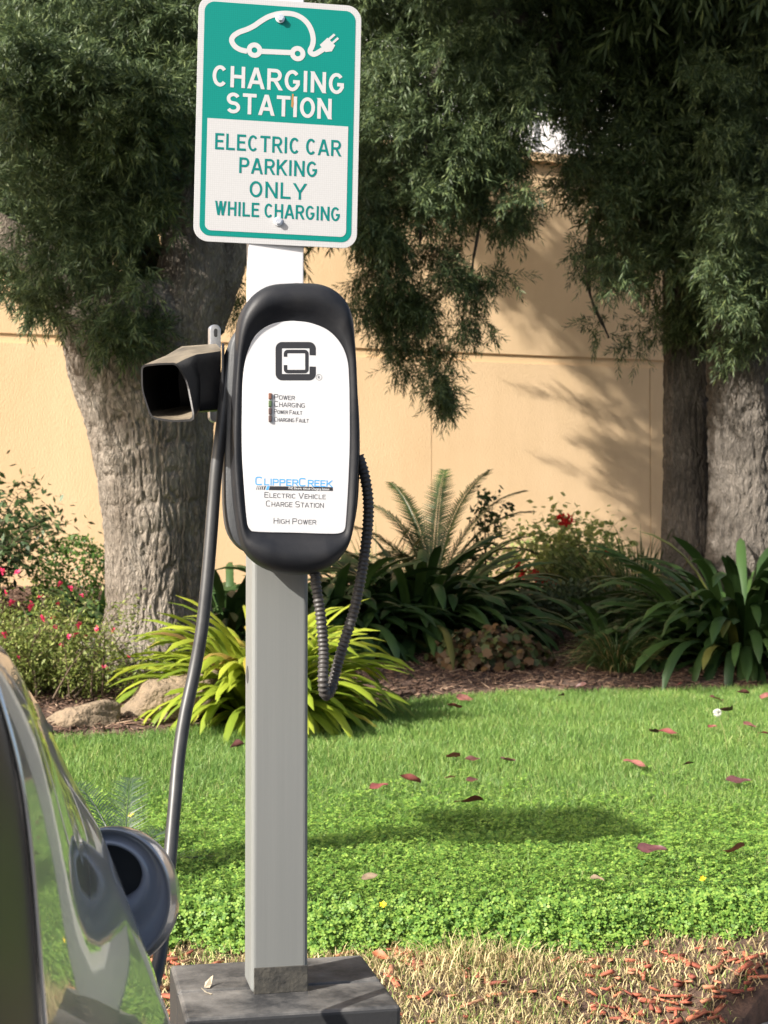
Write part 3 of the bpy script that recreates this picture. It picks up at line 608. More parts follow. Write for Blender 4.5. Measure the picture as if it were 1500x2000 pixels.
# low dark shrubs
lowm = M('low_shrub_leaf', (.05, .08, .03), .55, island=[(0, (.035, .055, .02)), (.7, (.06, .09, .03)), (1, (.10, .12, .05))], trans=.2)
b0 = gnd(1110, 10.3); V = leafcloud(b0 + [0, 0, .08], (.55, .3, .2), 5200, .045, 6, .4, .5)
plant('low_shrub', V, quads(len(V) // 4), lowm, b0, 'low dark shrub in the shade below the red-flowered shrub', 'shrub', sm=False)
hm_ = M('heuchera_leaf', (.2, .11, .06), .55, island=[(0, (.055, .04, .016)), (.4, (.11, .06, .025)), (.62, (.16, .09, .035)), (.7, (.055, .075, .02)), (1, (.09, .11, .03))], trans=.25)
b0 = gnd(955, 8.75)
def roundleaf(C, rad, n, ls, seed):
    r = np.random.default_rng(seed); dv = r.normal(size=(n, 3)); dv[:, 2] = np.abs(dv[:, 2]); dv /= np.linalg.norm(dv, axis=1)[:, None]; P = np.array(C) + dv * np.array(rad) * r.uniform(.6, 1.05, (n, 1))
    nn = dv * .6 + r.normal(size=(n, 3)) * .5 + [0, -.4, .5]; nn /= np.linalg.norm(nn, axis=1)[:, None]; u = np.cross(nn, r.normal(size=(n, 3))); u /= np.linalg.norm(u, axis=1)[:, None]; v = np.cross(nn, u); out = np.empty((n, 12, 3))
    s = (r.uniform(.6, 1.2, n) * ls)[:, None]
    for q in range(12):
        a = 6.283 * q / 12; f = 1.0 if q % 2 == 0 else .68
        out[:, q] = P + s * f * (u * math.cos(a) + v * math.sin(a)) + nn * s * (.12 if q % 2 else -.05)
    return out.reshape(-1, 3), np.arange(n * 12).reshape(n, 12)
V, Fc = roundleaf(b0, (.35, .24, .22), 800, .030, 3)
plant('bronze_leaf_plant', V, Fc, hm_, b0, 'low clump of bronze-brown lobed leaves on the mulch just behind the lawn edge', 'plant', sm=False)
# slim upright shrub
b0 = gnd(948, 10.8); cane_shrub(b0, 5, (.75, .9), 14, 'upright_shrub', nand_m, .055, 'slim upright shrub with small dark leaves beside the feathery palm', 'shrub', el=(80, 89), nl=70, droop=.15, sd=.035, start=.2, spread=.04, wr=.6)
# feather palm, sago palm
def frond(P0, a, e, l, nlf, lf, drop, r, wl=.008, V=None, vup=.5):
    pts = []; p = np.array(P0, float); ee = e
    for s in range(13):
        pts.append(p.copy()); dr = np.array([math.cos(a) * math.cos(ee), math.sin(a) * math.cos(ee), math.sin(ee)]); p = p + dr * l / 12; ee -= R(drop) / 12 * (.3 + s / 7)
    pts = np.array(pts); side = np.array([-math.sin(a), math.cos(a), 0])
    for s in np.linspace(.18, .99, nlf):
        t = s * 11.99; k = int(t); q = pts[k] + (pts[k + 1] - pts[k]) * (t - k); dr = pts[k + 1] - pts[k]; dr /= np.linalg.norm(dr); up = np.cross(side, dr) * -1
        ll = lf * (math.sin(math.pi * min(1, s * .86 + .1)) ** .6) * r.uniform(.85, 1.1)
        for sg in (-1, 1):
            u = side * sg * .75 + dr * .75 + up * vup * r.uniform(.6, 1.2); u /= np.linalg.norm(u); v = np.cross(u, up); v /= np.linalg.norm(v); tip = q + u * ll - np.array([0, 0, ll * .32])
            V.append([q - u * ll * .04, q + u * ll * .22 + v * wl / 2, tip, q + u * ll * .22 - v * wl / 2])
    return pts
palm_m = M('palm_leaf', (.12, .15, .05), .45, island=[(0, (.03, .055, .012)), (.6, (.055, .085, .02)), (1, (.10, .13, .035))], trans=.15)
def palm(name, base, spec, mat, label, cat, nlf, lf, wl, rr, vup=.5, stemh=0):
    root = empty(name, base); tag(root, label, cat); r = np.random.default_rng(4); st = MB()
    for (a, e, l, dp) in spec:
        V = []; s0 = np.array(base) + [0, 0, stemh]; pts = frond(s0, R(a), R(e), l * (.88 if name == 'feather_palm' else 1), nlf, lf, dp, r, wl, V, vup); V = np.array(V).reshape(-1, 3)
        f = keep(mesh_obj('frond', V, quads(len(V) // 4), mat), root)
        s2 = MB(); s2.tube(pts, [rr * (1 - .8 * i / 12) for i in range(13)], 5); keep(s2.build('midrib', mat), f)
    return root
b0 = gnd(845, 10.6)
palm('feather_palm', b0, [(75, 84, 1.25, 40), (15, 74, 1.3, 62), (150, 78, 1.1, 60), (165, 56, 1.05, 85), (185, 42, .95, 80), (5, 60, 1.05, 85), (200, 66, 1.15, 75), (30, 82, 1.3, 48), (130, 82, 1.2, 50), (345, 70, 1.2, 70), (310, 62, .9, 85), (235, 62, .95, 85)], palm_m, 'small feathery palm with thin arching fronds in front of the wall', 'palm', 50, .20, .017, .011, .2)
sago_m = M('sago_leaf', (.05, .08, .05), .35, island=[(0, (.035, .06, .04)), (.7, (.06, .095, .055)), (1, (.10, .14, .08))], spec=.6, trans=.12)
b0 = gnd(245, 4.3)
palm('sago_palm', b0, [(132, 58, .40, 60), (8, 22, .36, 60), (95, 65, .36, 60), (165, 50, .38, 70), (60, 45, .3, 90), (215, 40, .36, 80), (300, 30, .3, 80), (260, 45, .3, 80), (120, 25, .3, 90)], sago_m, 'young sago palm with stiff dark fronds, on the lawn just beyond the car', 'palm', 34, .105, .0042, .004, .45, .03)
# ---------------------------------------------------------------- rocks
rock_m = M('sandstone', (.25, .185, .12), .9, var=(.16, .12, .08), vscale=14, bump=.9, bscale=38, bdist=.03); rock_g = M('grey_stone', (.36, .33, .28), .9, var=(.20, .18, .15), vscale=14, bump=.8, bscale=40)
def rock(c, dims, rz, seed, mat, label, tilt=0, nz=.16):
    r = np.random.default_rng(seed); nu, nv = 40, 24; V = []; pl = r.normal(size=(11, 3)); pl /= np.linalg.norm(pl, axis=1)[:, None]; pd = r.uniform(.62, .9, 11); ph = r.uniform(0, 6, 9)
    for j in range(nv + 1):
        th = math.pi * j / nv
        for i in range(nu):
            f = 2 * math.pi * i / nu; q = np.array([math.sin(th) * math.cos(f), math.sin(th) * math.sin(f), math.cos(th)]); rad = 1.0
            for n_, d_ in zip(pl, pd):
                dt = q @ n_
                if dt > 0: rad = min(rad, d_ / dt)
            rad *= 1 + r.normal(0, .012) + .04 * math.sin(7 * q[0] + ph[0]) + .025 * math.sin(11 * q[1] + 9 * q[2] + ph[1]) + .02 * math.sin(19 * q[2] + 13 * q[0] + ph[2]); V.append(q * rad * np.array(dims))
    Fc = [[j * nu + i, (j + 1) * nu + i, (j + 1) * nu + (i + 1) % nu, j * nu + (i + 1) % nu] for j in range(nv) for i in range(nu)]
    o = mesh_obj('rock', V, Fc, mat, None, True); o.location = tuple(map(float, c)); o.rotation_euler = (0, tilt, rz); tag(o, label, 'rock'); return o
c = gnd(165, 6.75); rock(c + [0, 0, .01], (.20, .12, .075), R(15), 3, rock_m, 'long flat-topped tan rock by the lawn edge, nearest the car', -.18)
c = gnd(325, 6.95); rock(c + [0, 0, .04], (.30, .16, .13), R(10), 8, rock_m, 'large tan boulder half under the bright yellow-green strap leaves', -.3)
c = gnd(175, 7.75); rock(c + [0, 0, .08], (.085, .09, .13), 0, 5, rock_g, 'upright pale grey stone at the foot of the thick trunk, among pink flowers')
c = gnd(82, 6.55); rock(c + [0, 0, .015], (.05, .05, .04), .5, 6, rock_g, 'small grey-tan stone at the near end of the long flat-topped rock')

# ================================================================== CHARGING STATION
TH = R(12)
U = np.array([math.cos(TH), math.sin(TH), 0]); NO = np.array([math.sin(TH), -math.cos(TH), 0])
grey_post = M('grey_paint', (.185, .19, .183), .5, var=(.172, .177, .171), vscale=45, bump=.03, bscale=220, stretch=(1, 1, .02))
white_post = M('white_paint', (.56, .56, .575), .35)
blk = M('black_plastic', (.008, .009, .012), .5, spec=.28, var=(.022, .022, .024), vscale=11, detail=12, bump=.06, bscale=400)
PF = at(546, 1938, 2.80)               # middle of the post's front foot, on the base cover
zt = PF[2]                             # top of the base cover
ped = empty('charger_post', (PF + NO * -.05)); ped.location.z = .14; ped.rotation_euler.z = TH; bpy.context.view_layer.update()
tag(ped, 'square grey steel post on a black box base, carrying the charger and the sign', 'post')
ztl = zt - .14
base_m = bpy.data.materials.new('base_cover'); base_m.use_nodes = True
def dusty(m, c0, c1, sc, lo, hi, rough=.55, bump=.15, up=True):
    N = m.node_tree.nodes; L = m.node_tree.links; b_ = N['Principled BSDF']; b_.inputs['Roughness'].default_value = rough
    tc = N.new('ShaderNodeTexCoord'); n1 = N.new('ShaderNodeTexNoise'); n1.inputs['Scale'].default_value = sc; n1.inputs['Detail'].default_value = 8; n1.inputs['Roughness'].default_value = .7; L.new(tc.outputs['Object'], n1.inputs[0])
    mr = N.new('ShaderNodeMapRange'); mr.inputs[1].default_value = lo; mr.inputs[2].default_value = hi; L.new(n1.outputs[0], mr.inputs[0]); f = mr.outputs[0]
    if up:
        ge = N.new('ShaderNodeNewGeometry'); sx = N.new('ShaderNodeSeparateXYZ'); L.new(ge.outputs['Normal'], sx.inputs[0]); cl = N.new('ShaderNodeMapRange'); cl.inputs[1].default_value = .45; cl.inputs[2].default_value = .85; L.new(sx.outputs[2], cl.inputs[0])
        mu = N.new('ShaderNodeMath'); mu.operation = 'MULTIPLY'; L.new(f, mu.inputs[0]); L.new(cl.outputs[0], mu.inputs[1]); f = mu.outputs[0]
    mx = N.new('ShaderNodeMix'); mx.data_type = 'RGBA'; mx.inputs['A'].default_value = (*c0, 1); mx.inputs['B'].default_value = (*c1, 1); L.new(f, mx.inputs['Factor']); L.new(mx.outputs['Result'], b_.inputs['Base Color'])
    bm = N.new('ShaderNodeBump'); bm.inputs['Strength'].default_value = bump; bm.inputs['Distance'].default_value = .004; n2 = N.new('ShaderNodeTexNoise'); n2.inputs['Scale'].default_value = 140; L.new(tc.outputs['Object'], n2.inputs[0]); L.new(n2.outputs[0], bm.inputs['Height']); L.new(bm.outputs[0], b_.inputs['Normal'])
    return m
dusty(base_m, (.030, .030, .031), (.25, .235, .215), 6, .38, .74)
hb, gap = .195, .0015
for y0, y1, dz in ((-.178, -.012, 0), (-.010, .178, .0)):
    b = MB(); b.box((0.008, (y0 + y1) / 2, ztl / 2 - .06), .378, y1 - y0, ztl + .12); b.build('base_cover', base_m, ped, bevel=.008, seg=3)
zlow = (CZ + .27) - .14                # grey post ends behind the charger
b = MB(); b.box((0, 0, (ztl + zlow) / 2), .1035, .1035, zlow - ztl); b.build('grey_tube', grey_post, ped, bevel=.009, seg=4)
foot_m = bpy.data.materials.new('foot_plate'); foot_m.use_nodes = True; dusty(foot_m, (.028, .027, .025), (.11, .10, .08), 16, .4, .7, .6, .3, False)
b = MB(); b.box((.002, -.0535, ztl + .0235), .098, .0028, .047); b.build('foot_plate', foot_m, ped, bevel=.001)
b = MB(); b.box((-.008, -.0345, (zlow + 1.06 + ztl * 0) / 2 + .5), .1012, .034, .0)
b = MB(); zt2 = (CZ + 1.03) - .14; b.box((-.0085, -.034, (zlow - .05 + zt2) / 2), .1012, .036, zt2 - zlow + .05); b.build('white_channel', white_post, ped, bevel=.002)
hole_m = M('dark_hole', (.05, .05, .05), .8)
b = MB(); hz = CZ - .225 - .14; b.tube([(-.0520, .012, hz), (-.0524, .012, hz)], .0165, 20); b.build('hole_plug', hole_m, ped)
flake = M('dry_petal', (.5, .42, .3), .8)
o = mesh_obj('dry_leaf', [(-.02, 0, .004), (0, .008, .012), (.022, .004, .02), (.006, -.007, .006), (-.012, -.012, .003), (.03, .0, .024)], [[0, 1, 2, 3], [0, 3, 4], [2, 5, 3]], flake); p = on_plane(406, 1928, np.array([0, 0, zt]), np.array([0, 0, 1.0])); o.location = tuple(p); o.rotation_euler.z = 1.2; o.scale = (.7, .7, .7)
tag(o, 'tiny curled pale dry leaf lying on the black base cover', 'leaf')
o = o.copy(); COL.objects.link(o); o.location = tuple(on_plane(404, 1942, np.array([0, 0, zt]), np.array([0, 0, 1.0]))); o.rotation_euler.z = 2.4; o.scale = (.55, .55, .4)
o['label'] = 'second tiny pale scrap lying flat beside the curled dry leaf on the base'

# ---- ribbons and lettering ---------------------------------------------------
def ribbon2d(pts, w, closed=False):
    pts = [np.array(p, float) for p in pts]; n = len(pts); L_ = []; R_ = []
    for i in range(n):
        a = pts[i - 1] if (i > 0 or closed) else None; c = pts[(i + 1) % n] if (i < n - 1 or closed) else None
        d0 = pts[i] - a if a is not None else None; d1 = c - pts[i] if c is not None else None
        if d0 is None: d0 = d1
        if d1 is None: d1 = d0
        d0 = d0 / (np.linalg.norm(d0) + 1e-9); d1 = d1 / (np.linalg.norm(d1) + 1e-9); n0 = np.array([-d0[1], d0[0]]); n1 = np.array([-d1[1], d1[0]]); m = n0 + n1; m = m / (np.linalg.norm(m) + 1e-9)
        k = min(1 / max(.35, m @ n0), 2.2); L_.append(pts[i] + m * w / 2 * k); R_.append(pts[i] - m * w / 2 * k)
    V = L_ + R_; Fc = [[i, n + i, n + (i + 1) % n, (i + 1) % n] for i in range(n if closed else n - 1)]
    return V, Fc
def arc(cx, cy, rx, ry, a0, a1, n=14, p=1.0):
    out = []
    for i in range(n + 1):
        a = R(a0 + (a1 - a0) * i / n); c, s = math.cos(a), math.sin(a); out.append((cx + rx * math.copysign(abs(c) ** p, c), cy + ry * math.copysign(abs(s) ** p, s)))
    return out
def glyph(ch, p):
    """strokes in a box 1 wide and 1 high; p<1 squares the curves"""
    n = 22
    if ch == 'A': return [[(0, 0), (.44, 1)], [(1, 0), (.56, 1)], [(.15, .27), (.85, .27)]]
    if ch == 'C': return [arc(.5, .5, .5, .5, 42, 318, n, p)]
    if ch == 'D': return [[(0, 0), (0, 1)], [(0, 1), (.4, 1)] + arc(.4, .5, .6, .5, 90, -90, 14, p)[1:] + [(0, 0)]]
    if ch == 'E': return [[(0, 0), (0, 1)], [(1, 0), (0, 0)], [(0, 1), (1, 1)], [(0, .52), (.85, .52)]]
    if ch == 'F': return [[(0, 0), (0, 1)], [(0, 1), (1, 1)], [(0, .5), (.85, .5)]]
    if ch == 'G': return [arc(.5, .5, .5, .5, 42, 340, n, p)[:-1] + [(.98, .3), (.98, .44), (.56, .44)]]
    if ch == 'H': return [[(0, 0), (0, 1)], [(1, 0), (1, 1)], [(0, .52), (1, .52)]]
    if ch == 'I': return [[(.5, 0), (.5, 1)]]
    if ch == 'K': return [[(0, 0), (0, 1)], [(.95, 1), (.03, .36)], [(.34, .58), (1, 0)]]
    if ch == 'L': return [[(0, 0), (0, 1)], [(0, 0), (1, 0)]]
    if ch == 'N': return [[(0, 0), (0, 1)], [(1, 0), (1, 1)], [(.05, 1), (.95, 0)]]
    if ch == 'O': return [arc(.5, .5, .5, .5, 90, 450, n + 6, p)]
    if ch == 'P': return [[(0, 0), (0, 1)], [(0, 1), (.6, 1)] + arc(.6, .73, .4, .27, 90, -90, 10, p)[1:] + [(0, .46)]]
    if ch == 'R': return [[(0, 0), (0, 1)], [(0, 1), (.6, 1)] + arc(.6, .74, .4, .26, 90, -90, 10, p)[1:] + [(0, .48)], [(.5, .5), (1, 0)]]
    if ch == 'S': return [arc(.5, .745, .48, .255, 25, 250, 12, p) + arc(.5, .25, .5, .25, 70, -155, 12, p)]
    if ch == 'T': return [[(.5, 0), (.5, 1)], [(0, 1), (1, 1)]]
    if ch == 'U': return [[(0, 1), (0, .4)] + arc(.5, .4, .5, .4, 180, 360, 12, p)[1:] + [(1, 1)]]
    if ch == 'V': return [[(0, 1), (.45, 0)], [(1, 1), (.55, 0)]]
    if ch == 'W': return [[(0, 1), (.25, 0)], [(.47, 1), (.29, 0)], [(.53, 1), (.71, 0)], [(1, 1), (.75, 0)]]
    if ch == 'Y': return [[(0, 1), (.5, .42)], [(1, 1), (.5, .42)], [(.5, 0), (.5, .46)]]
    return []
WD = dict(I=.12, A=1.1, E=.82, F=.8, L=.8, W=1.35, T=.95, V=1.05, Y=1.05, N=1.02, O=1.08, C=.98, G=1.04)
def lettering(text, h, width, stroke, p=1.0, small=None, gapf=.45):
    """flat strokes centred on the origin; small = cap height ratio of the lower-case (small caps)"""
    adv = []; x = 0
    for ch in text:
        s = (small if (small and ch.islower()) else 1.0)
        if ch == ' ': x += .55; continue
        w = WD.get(ch.upper(), .95) * s; adv.append((ch.upper(), x, w, s)); x += w + gapf * (s if small else 1)
    tot = x - gapf * (adv[-1][3] if small else 1); k = (width - stroke) / tot; V = []; Fc = []; lv = 0
    for ch, x0, w, s in adv:
        for st in glyph(ch, p):
            pts = [((x0 + a * w) * k - (width - stroke) / 2, (b_ * s * (h - stroke)) - (h - stroke) / 2) for a, b_ in st]
            sw = stroke * (1 if s == 1 else .9); hh_ = h / 2 - (1 - s) * 0
            if np.hypot(pts[0][0] - pts[-1][0], pts[0][1] - pts[-1][1]) < 1e-6: v, f = ribbon2d(pts[:-1], sw, True)
            elif len(pts) == 2 and abs(pts[0][1] - pts[1][1]) > 1e-6:      # upright or slanting stroke: ends cut level
                (xa, ya), (xb, yb) = pts; ln = math.hypot(xb - xa, yb - ya); hx = sw / 2 * ln / abs(yb - ya); k_ = (xb - xa) / (yb - ya)
                def lvl(y_): return y_ + (stroke / 2 if abs(y_ - max(ya, yb)) < 1e-9 and st[0 if ya > yb else 1][1] == 1 else -stroke / 2 if abs(y_ - min(ya, yb)) < 1e-9 and st[0 if ya < yb else 1][1] == 0 else 0)
                y0_, y1_ = lvl(ya), lvl(yb); xa += (y0_ - ya) * k_; xb += (y1_ - yb) * k_
                v = [np.array((xa - hx, y0_)), np.array((xb - hx, y1_)), np.array((xa + hx, y0_)), np.array((xb + hx, y1_))]; f = [[0, 1, 3, 2]] if y1_ > y0_ else [[0, 2, 3, 1]]
                f = [q_[::-1] for q_ in f]
            else: v, f = ribbon2d(ext(pts, sw / 2), sw)
            b0_ = len(V); lv = (lv + 1) % 5
            V += [(a[0], a[1], lv * 2e-5) for a in v]; Fc += [[i + b0_ for i in q] for q in f]
    return V, Fc
def ext(pts, e):
    P = [np.array(q, float) for q in pts]; a = P[0] - P[1]; b_ = P[-1] - P[-2]; vert = lambda q: abs(q[1]) > abs(q[0])
    P[0] = P[0] + a / (np.linalg.norm(a) + 1e-9) * (e if len(P) < 9 else 0); P[-1] = P[-1] + b_ / (np.linalg.norm(b_) + 1e-9) * (e if len(P) < 9 else 0); return P
class Face:
    """a local frame on a flat front: x along it, y up, z out of it"""
    def __init__(s, p0, yaw, roll):
        s.u = np.array([math.cos(yaw), math.sin(yaw), 0]); s.n = np.array([math.sin(yaw), -math.cos(yaw), 0]); z = np.array([0, 0, 1.0]); c, q = math.cos(roll), math.sin(roll)
        s.x = s.u * c - z * q; s.y = z * c + s.u * q; s.p0 = np.array(p0); 
        s.mat = Matrix(((s.x[0], s.y[0], s.n[0], s.p0[0]), (s.x[1], s.y[1], s.n[1], s.p0[1]), (s.x[2], s.y[2], s.n[2], s.p0[2]), (0, 0, 0, 1)))
    def uv(s, px, py, z=0.0):
        q = on_plane(px, py, s.p0 + s.n * z, s.n) - s.p0; return np.array([q @ s.x, q @ s.y])
def shift(V, c, z): return [(v[0] + c[0], v[1] + c[1], (v[2] if len(v) > 2 else 0) + z) for v in V]
def rrect(x0, y0, x1, y1, r, n=8, corners=(1, 1, 1, 1)):
    out = []
    for (cx, cy, a0), on in zip(((x1 - r, y1 - r, 0), (x0 + r, y1 - r, 90), (x0 + r, y0 + r, 180), (x1 - r, y0 + r, 270)), corners):
        if on: out += [(cx + r * math.cos(R(a0 + 90 * i / n)), cy + r * math.sin(R(a0 + 90 * i / n))) for i in range(n + 1)]
        else: out.append(((x1, y1), (x0, y1), (x0, y0), (x1, y0))[(a0 // 90)])
    return out
def plate(name, outline, z, mat, parent, th=0.0, bevel=0):
    n = len(outline); V = [(x_, y_, z) for x_, y_ in outline]; Fc = [list(range(n))]
    if th: V += [(x_, y_, z - th) for x_, y_ in outline]; Fc += [[n + i for i in range(n)][::-1]] + [[i, n + i, n + (i + 1) % n, (i + 1) % n] for i in range(n)]
    o = mesh_obj(name, V, Fc, mat, parent)
    if bevel: b_ = o.modifiers.new('bevel', 'BEVEL'); b_.width = bevel; b_.segments = 2; b_.limit_method = 'ANGLE'
    return o

# ---- parking sign -----------------------------------------------------------
sc_px = 2.795 / F
SF = Face(at(543.5, 239, 2.792), R(8.5), R(1.15))
sign = empty('parking_sign'); sign.matrix_world = SF.mat; tag(sign, 'white and green metal sign for electric car parking, bolted to the white post top', 'sign')
def sheeting(name, c):
    m = M(name, c, .5, spec=.2); N = m.node_tree.nodes; L = m.node_tree.links; b_ = N['Principled BSDF']; tc = N.new('ShaderNodeTexCoord'); v = N.new('ShaderNodeTexVoronoi'); v.inputs['Scale'].default_value = 260; v.inputs['Randomness'].default_value = .15
    L.new(tc.outputs['Object'], v.inputs[0]); mr = N.new('ShaderNodeMapRange'); mr.inputs[1].default_value = .1; mr.inputs[2].default_value = .6; mr.inputs[3].default_value = 1; mr.inputs[4].default_value = .86; L.new(v.outputs[0], mr.inputs[0])
    hs = N.new('ShaderNodeMix'); hs.data_type = 'RGBA'; hs.blend_type = 'MULTIPLY'; hs.inputs['Factor'].default_value = 1; hs.inputs['A'].default_value = (*c, 1); L.new(mr.outputs[0], hs.inputs['B']); L.new(hs.outputs['Result'], b_.inputs['Base Color']); return m
s_white = sheeting('sign_white', (.43, .43, .435)); s_green = sheeting('sign_green', (.0, .18, .152)); 
hw, hh = .1495, .2255
plate('panel', rrect(-hw, -hh, hw, hh, .027), 0, s_white, sign, .0022, .0004)
e = .0108; plate('green_field', rrect(-hw + e, -hh + e, hw - e, hh - e, .019), .0004, s_green, sign)
yt = SF.uv(543, 239)[1]; e2 = .0205; plate('white_field', rrect(-hw + e2, -hh + e2, hw - e2, yt, .011, 8, (0, 0, 1, 1)), .0008, s_white, sign)
lg = M('letter_green', (0.0, .14, .13), .5, spec=.2); lw = M('letter_white', (.41, .41, .415), .5, spec=.2)
def sign_text(t, px0, px1, py, hpx, st, m, z):
    c = SF.uv((px0 + px1) / 2, py); V, Fc = lettering(t, hpx * sc_px, (px1 - px0) * sc_px, st * sc_px, 1.0, gapf=.56); mesh_obj('lettering', shift(V, c, z), Fc, m, sign)
sign_text('CHARGING', 415, 674, 156, 42, 7.0, lw, .0008); sign_text('STATION', 442, 649, 207, 41, 7.0, lw, .0008)
sign_text('ELECTRIC CAR', 420, 667, 283, 32, 4.5, lg, .0012); sign_text('PARKING', 467, 620, 327, 31, 4.5, lg, .0012); sign_text('ONLY', 487, 598, 372, 32, 4.6, lg, .0012); sign_text('WHILE CHARGING', 420, 665, 412.5, 28, 4.1, lg, .0012)
def c1(x_, y_): return SF.uv(370 + x_ / 4, y_ / 4)
out = [(450, 402), (395, 388), (352, 360), (330, 318), (345, 282), (390, 252), (450, 230), (505, 203), (560, 165), (620, 131), (690, 110), (760, 105), (830, 117), (890, 150), (932, 197), (957, 252), (967, 310), (960, 358), (944, 392), (948, 414), (975, 425), (1015, 405), (1060, 375)]
sy = MB(); pts = [tuple(q)[:2] for q in spline([(*c1(*q), 0) for q in out], 4)]; V, Fc = ribbon2d(pts, 10.2 * sc_px); sy.add(shift(V, (0, 0), .00082), Fc)
V, Fc = ribbon2d([c1(555, 402), c1(795, 412)], 10.2 * sc_px); sy.add(shift(V, (0, 0), .00084), Fc)
for cx, cy in ((508, 393), (845, 420)):
    c = c1(cx, cy); V, Fc = ribbon2d([(c[0] + math.cos(a) * 10.4 * sc_px, c[1] + math.sin(a) * 10.4 * sc_px) for a in np.linspace(0, 6.283, 29)[:-1]], 9.6 * sc_px, True); sy.add(shift(V, (0, 0), .00088), Fc)
V = [c1(*q) for q in ((1018, 352), (1078, 296), (1138, 356), (1112, 402), (1062, 408))]; sy.add(shift(V, (0, 0), .00086), [[0, 1, 2, 3, 4][::-1]])
for q in (((1088, 310), (1134, 270)), ((1116, 338), (1162, 298))): V, Fc = ribbon2d([c1(*q[0]), c1(*q[1])], 4.6 * sc_px); sy.add(shift(V, (0, 0), .00090), Fc)
sy.build('car_symbol', lw, sign)
rust = M('rust', (.30, .15, .04), .8); q0 = SF.uv(571, 198); b = MB(); b.add([(q0[0] + a_ * .001, q0[1] + c_ * .001, .00118) for a_, c_ in ((-2.2, -9), (.6, -13), (2.6, -4), (1.6, 6), (2.2, 13), (-.8, 14), (-1.6, 3))], [list(range(7))]); b.build('rust_mark', rust, sign)
bolt_m = M('galvanised_bolt', (.72, .73, .76), .35, .7)
for q in ((547, 37), (543, 433)):
    c = SF.uv(*q); b = MB(); b.tube([(c[0], c[1], .001), (c[0], c[1], .003)], .0085, 20); b.tube([(c[0], c[1], .003), (c[0], c[1], .0085)], .0062, 6); b.build('bolt', bolt_m, sign, bevel=.0006)

# ---- charger ----------------------------------------------------------------
CF = Face(at(580, 840, 2.655), R(12), R(1.1))
ch = empty('charging_station'); ch.matrix_world = CF.mat; tag(ch, 'black oblong electric car charger with a white front, mounted on the grey post', 'charger')
kp = 2.655 / F
def cf(px, py): return CF.uv(px, py)
def oval(pts, n=96):
    P = spline([(*q, 0) for q in pts + [pts[0]]], 12)[:-1]; P = np.array([[q.x, q.y] for q in P]); c = np.array([0, 0]); ang = np.unwrap(np.arctan2(P[:, 1], P[:, 0]))
    return P
def resample(P, n):
    P = np.vstack([P, P[:1]]); s = np.r_[0, np.cumsum(np.linalg.norm(np.diff(P, axis=0), axis=1))]; return s, P
def by_angle(P, c, n=120):
    """outline radius looked up by direction from c (star-shaped)"""
    Q = P - c; a = np.arctan2(Q[:, 1], Q[:, 0]); r_ = np.linalg.norm(Q, axis=1); o = np.argsort(a); a, r_ = a[o], r_[o]; a = np.r_[a[-1] - 2 * np.pi, a, a[0] + 2 * np.pi]; r_ = np.r_[r_[-1], r_, r_[0]]
    # even in arc length of a tall box so that corners stay sharp
    t = np.array(ANG); rr = np.interp(t, a, r_); return np.stack([np.cos(t) * rr, np.sin(t) * rr], 1) + c
box_ = np.array(rrect(-.11, -.25, .11, .25, .06, 16)); bx = []
for i in range(len(box_)):
    p0_, p1_ = box_[i], box_[(i + 1) % len(box_)]; n_ = max(1, int(np.linalg.norm(p1_ - p0_) / .009)); bx += [p0_ + (p1_ - p0_) * k / n_ for k in range(n_)]
bx = np.array(bx); ANG = np.unwrap(np.arctan2(bx[:, 1], bx[:, 0])); ANG = (ANG + np.pi) % (2 * np.pi) - np.pi
def dense(P, m=10):
    P = np.array([[q.x, q.y] for q in spline([(*q, 0) for q in list(P) + [P[0]]], m)][:-1]); return P
OUT_PX = [(580, 549), (625, 551), (657, 564), (680, 588), (691, 622), (695, 670), (699, 750), (702, 830), (702, 900), (698, 970), (692, 1030), (678, 1075), (650, 1107), (612, 1121), (575, 1122), (535, 1115), (500, 1095), (477, 1064), (465, 1010), (458, 940), (456, 870), (458, 790), (463, 700), (467, 640), (478, 600), (500, 570), (532, 553)]
PAN_PX = [(570, 625), (605, 629), (640, 643), (665, 668), (679, 700), (683, 740), (684, 800), (684, 870), (681, 950), (677, 1015), (674, 1036), (664, 1043), (640, 1044), (575, 1042), (500, 1040), (487, 1034), (481, 1015), (476, 950), (472, 880), (472, 800), (474, 735), (482, 690), (500, 652), (532, 631)]
CO = by_angle(dense([cf(*q) for q in OUT_PX]), np.array([0, 0]) ); CP = by_angle(dense([cf(*q) for q in PAN_PX]), np.array([0, 0]))
n = len(CO); V = []; Fc = []; WR = np.clip(np.linalg.norm(CO - CP, axis=1) / .06, .1, 1) ** 1.3
prof = [(0, -.055), (0, -.03), (.02, -.012), (.08, .002), (.2, .011), (.38, .016), (.58, .014), (.78, .006), (.92, .001), (1.0, .0)]
prof = [(-.01, -.058), (0, -.052)] + prof[1:]
for s, z in prof:
    V += [(*(CO[i] + (CP[i] - CO[i]) * s), z * (WR[i] if z > 0 else 1)) for i in range(n)]
V += [(*CP[i], -.006) for i in range(n)]; m_ = len(prof) + 1
for k in range(m_ - 1): Fc += [[k * n + i, k * n + (i + 1) % n, (k + 1) * n + (i + 1) % n, (k + 1) * n + i] for i in range(n)]
Fc.append([i for i in range(n)][::-1])
mesh_obj('housing', V, Fc, blk, ch, True)
panel_white = M('panel_white', (.56, .56, .57), .28, coat=.3)
CPi = CP * .994
pan = plate('front_panel', [tuple(q) for q in CPi], 0.0004, panel_white, ch, .004, .0008)
back_m = M('dark_grey_plastic', (.045, .048, .052), .55, bump=.1, bscale=300)
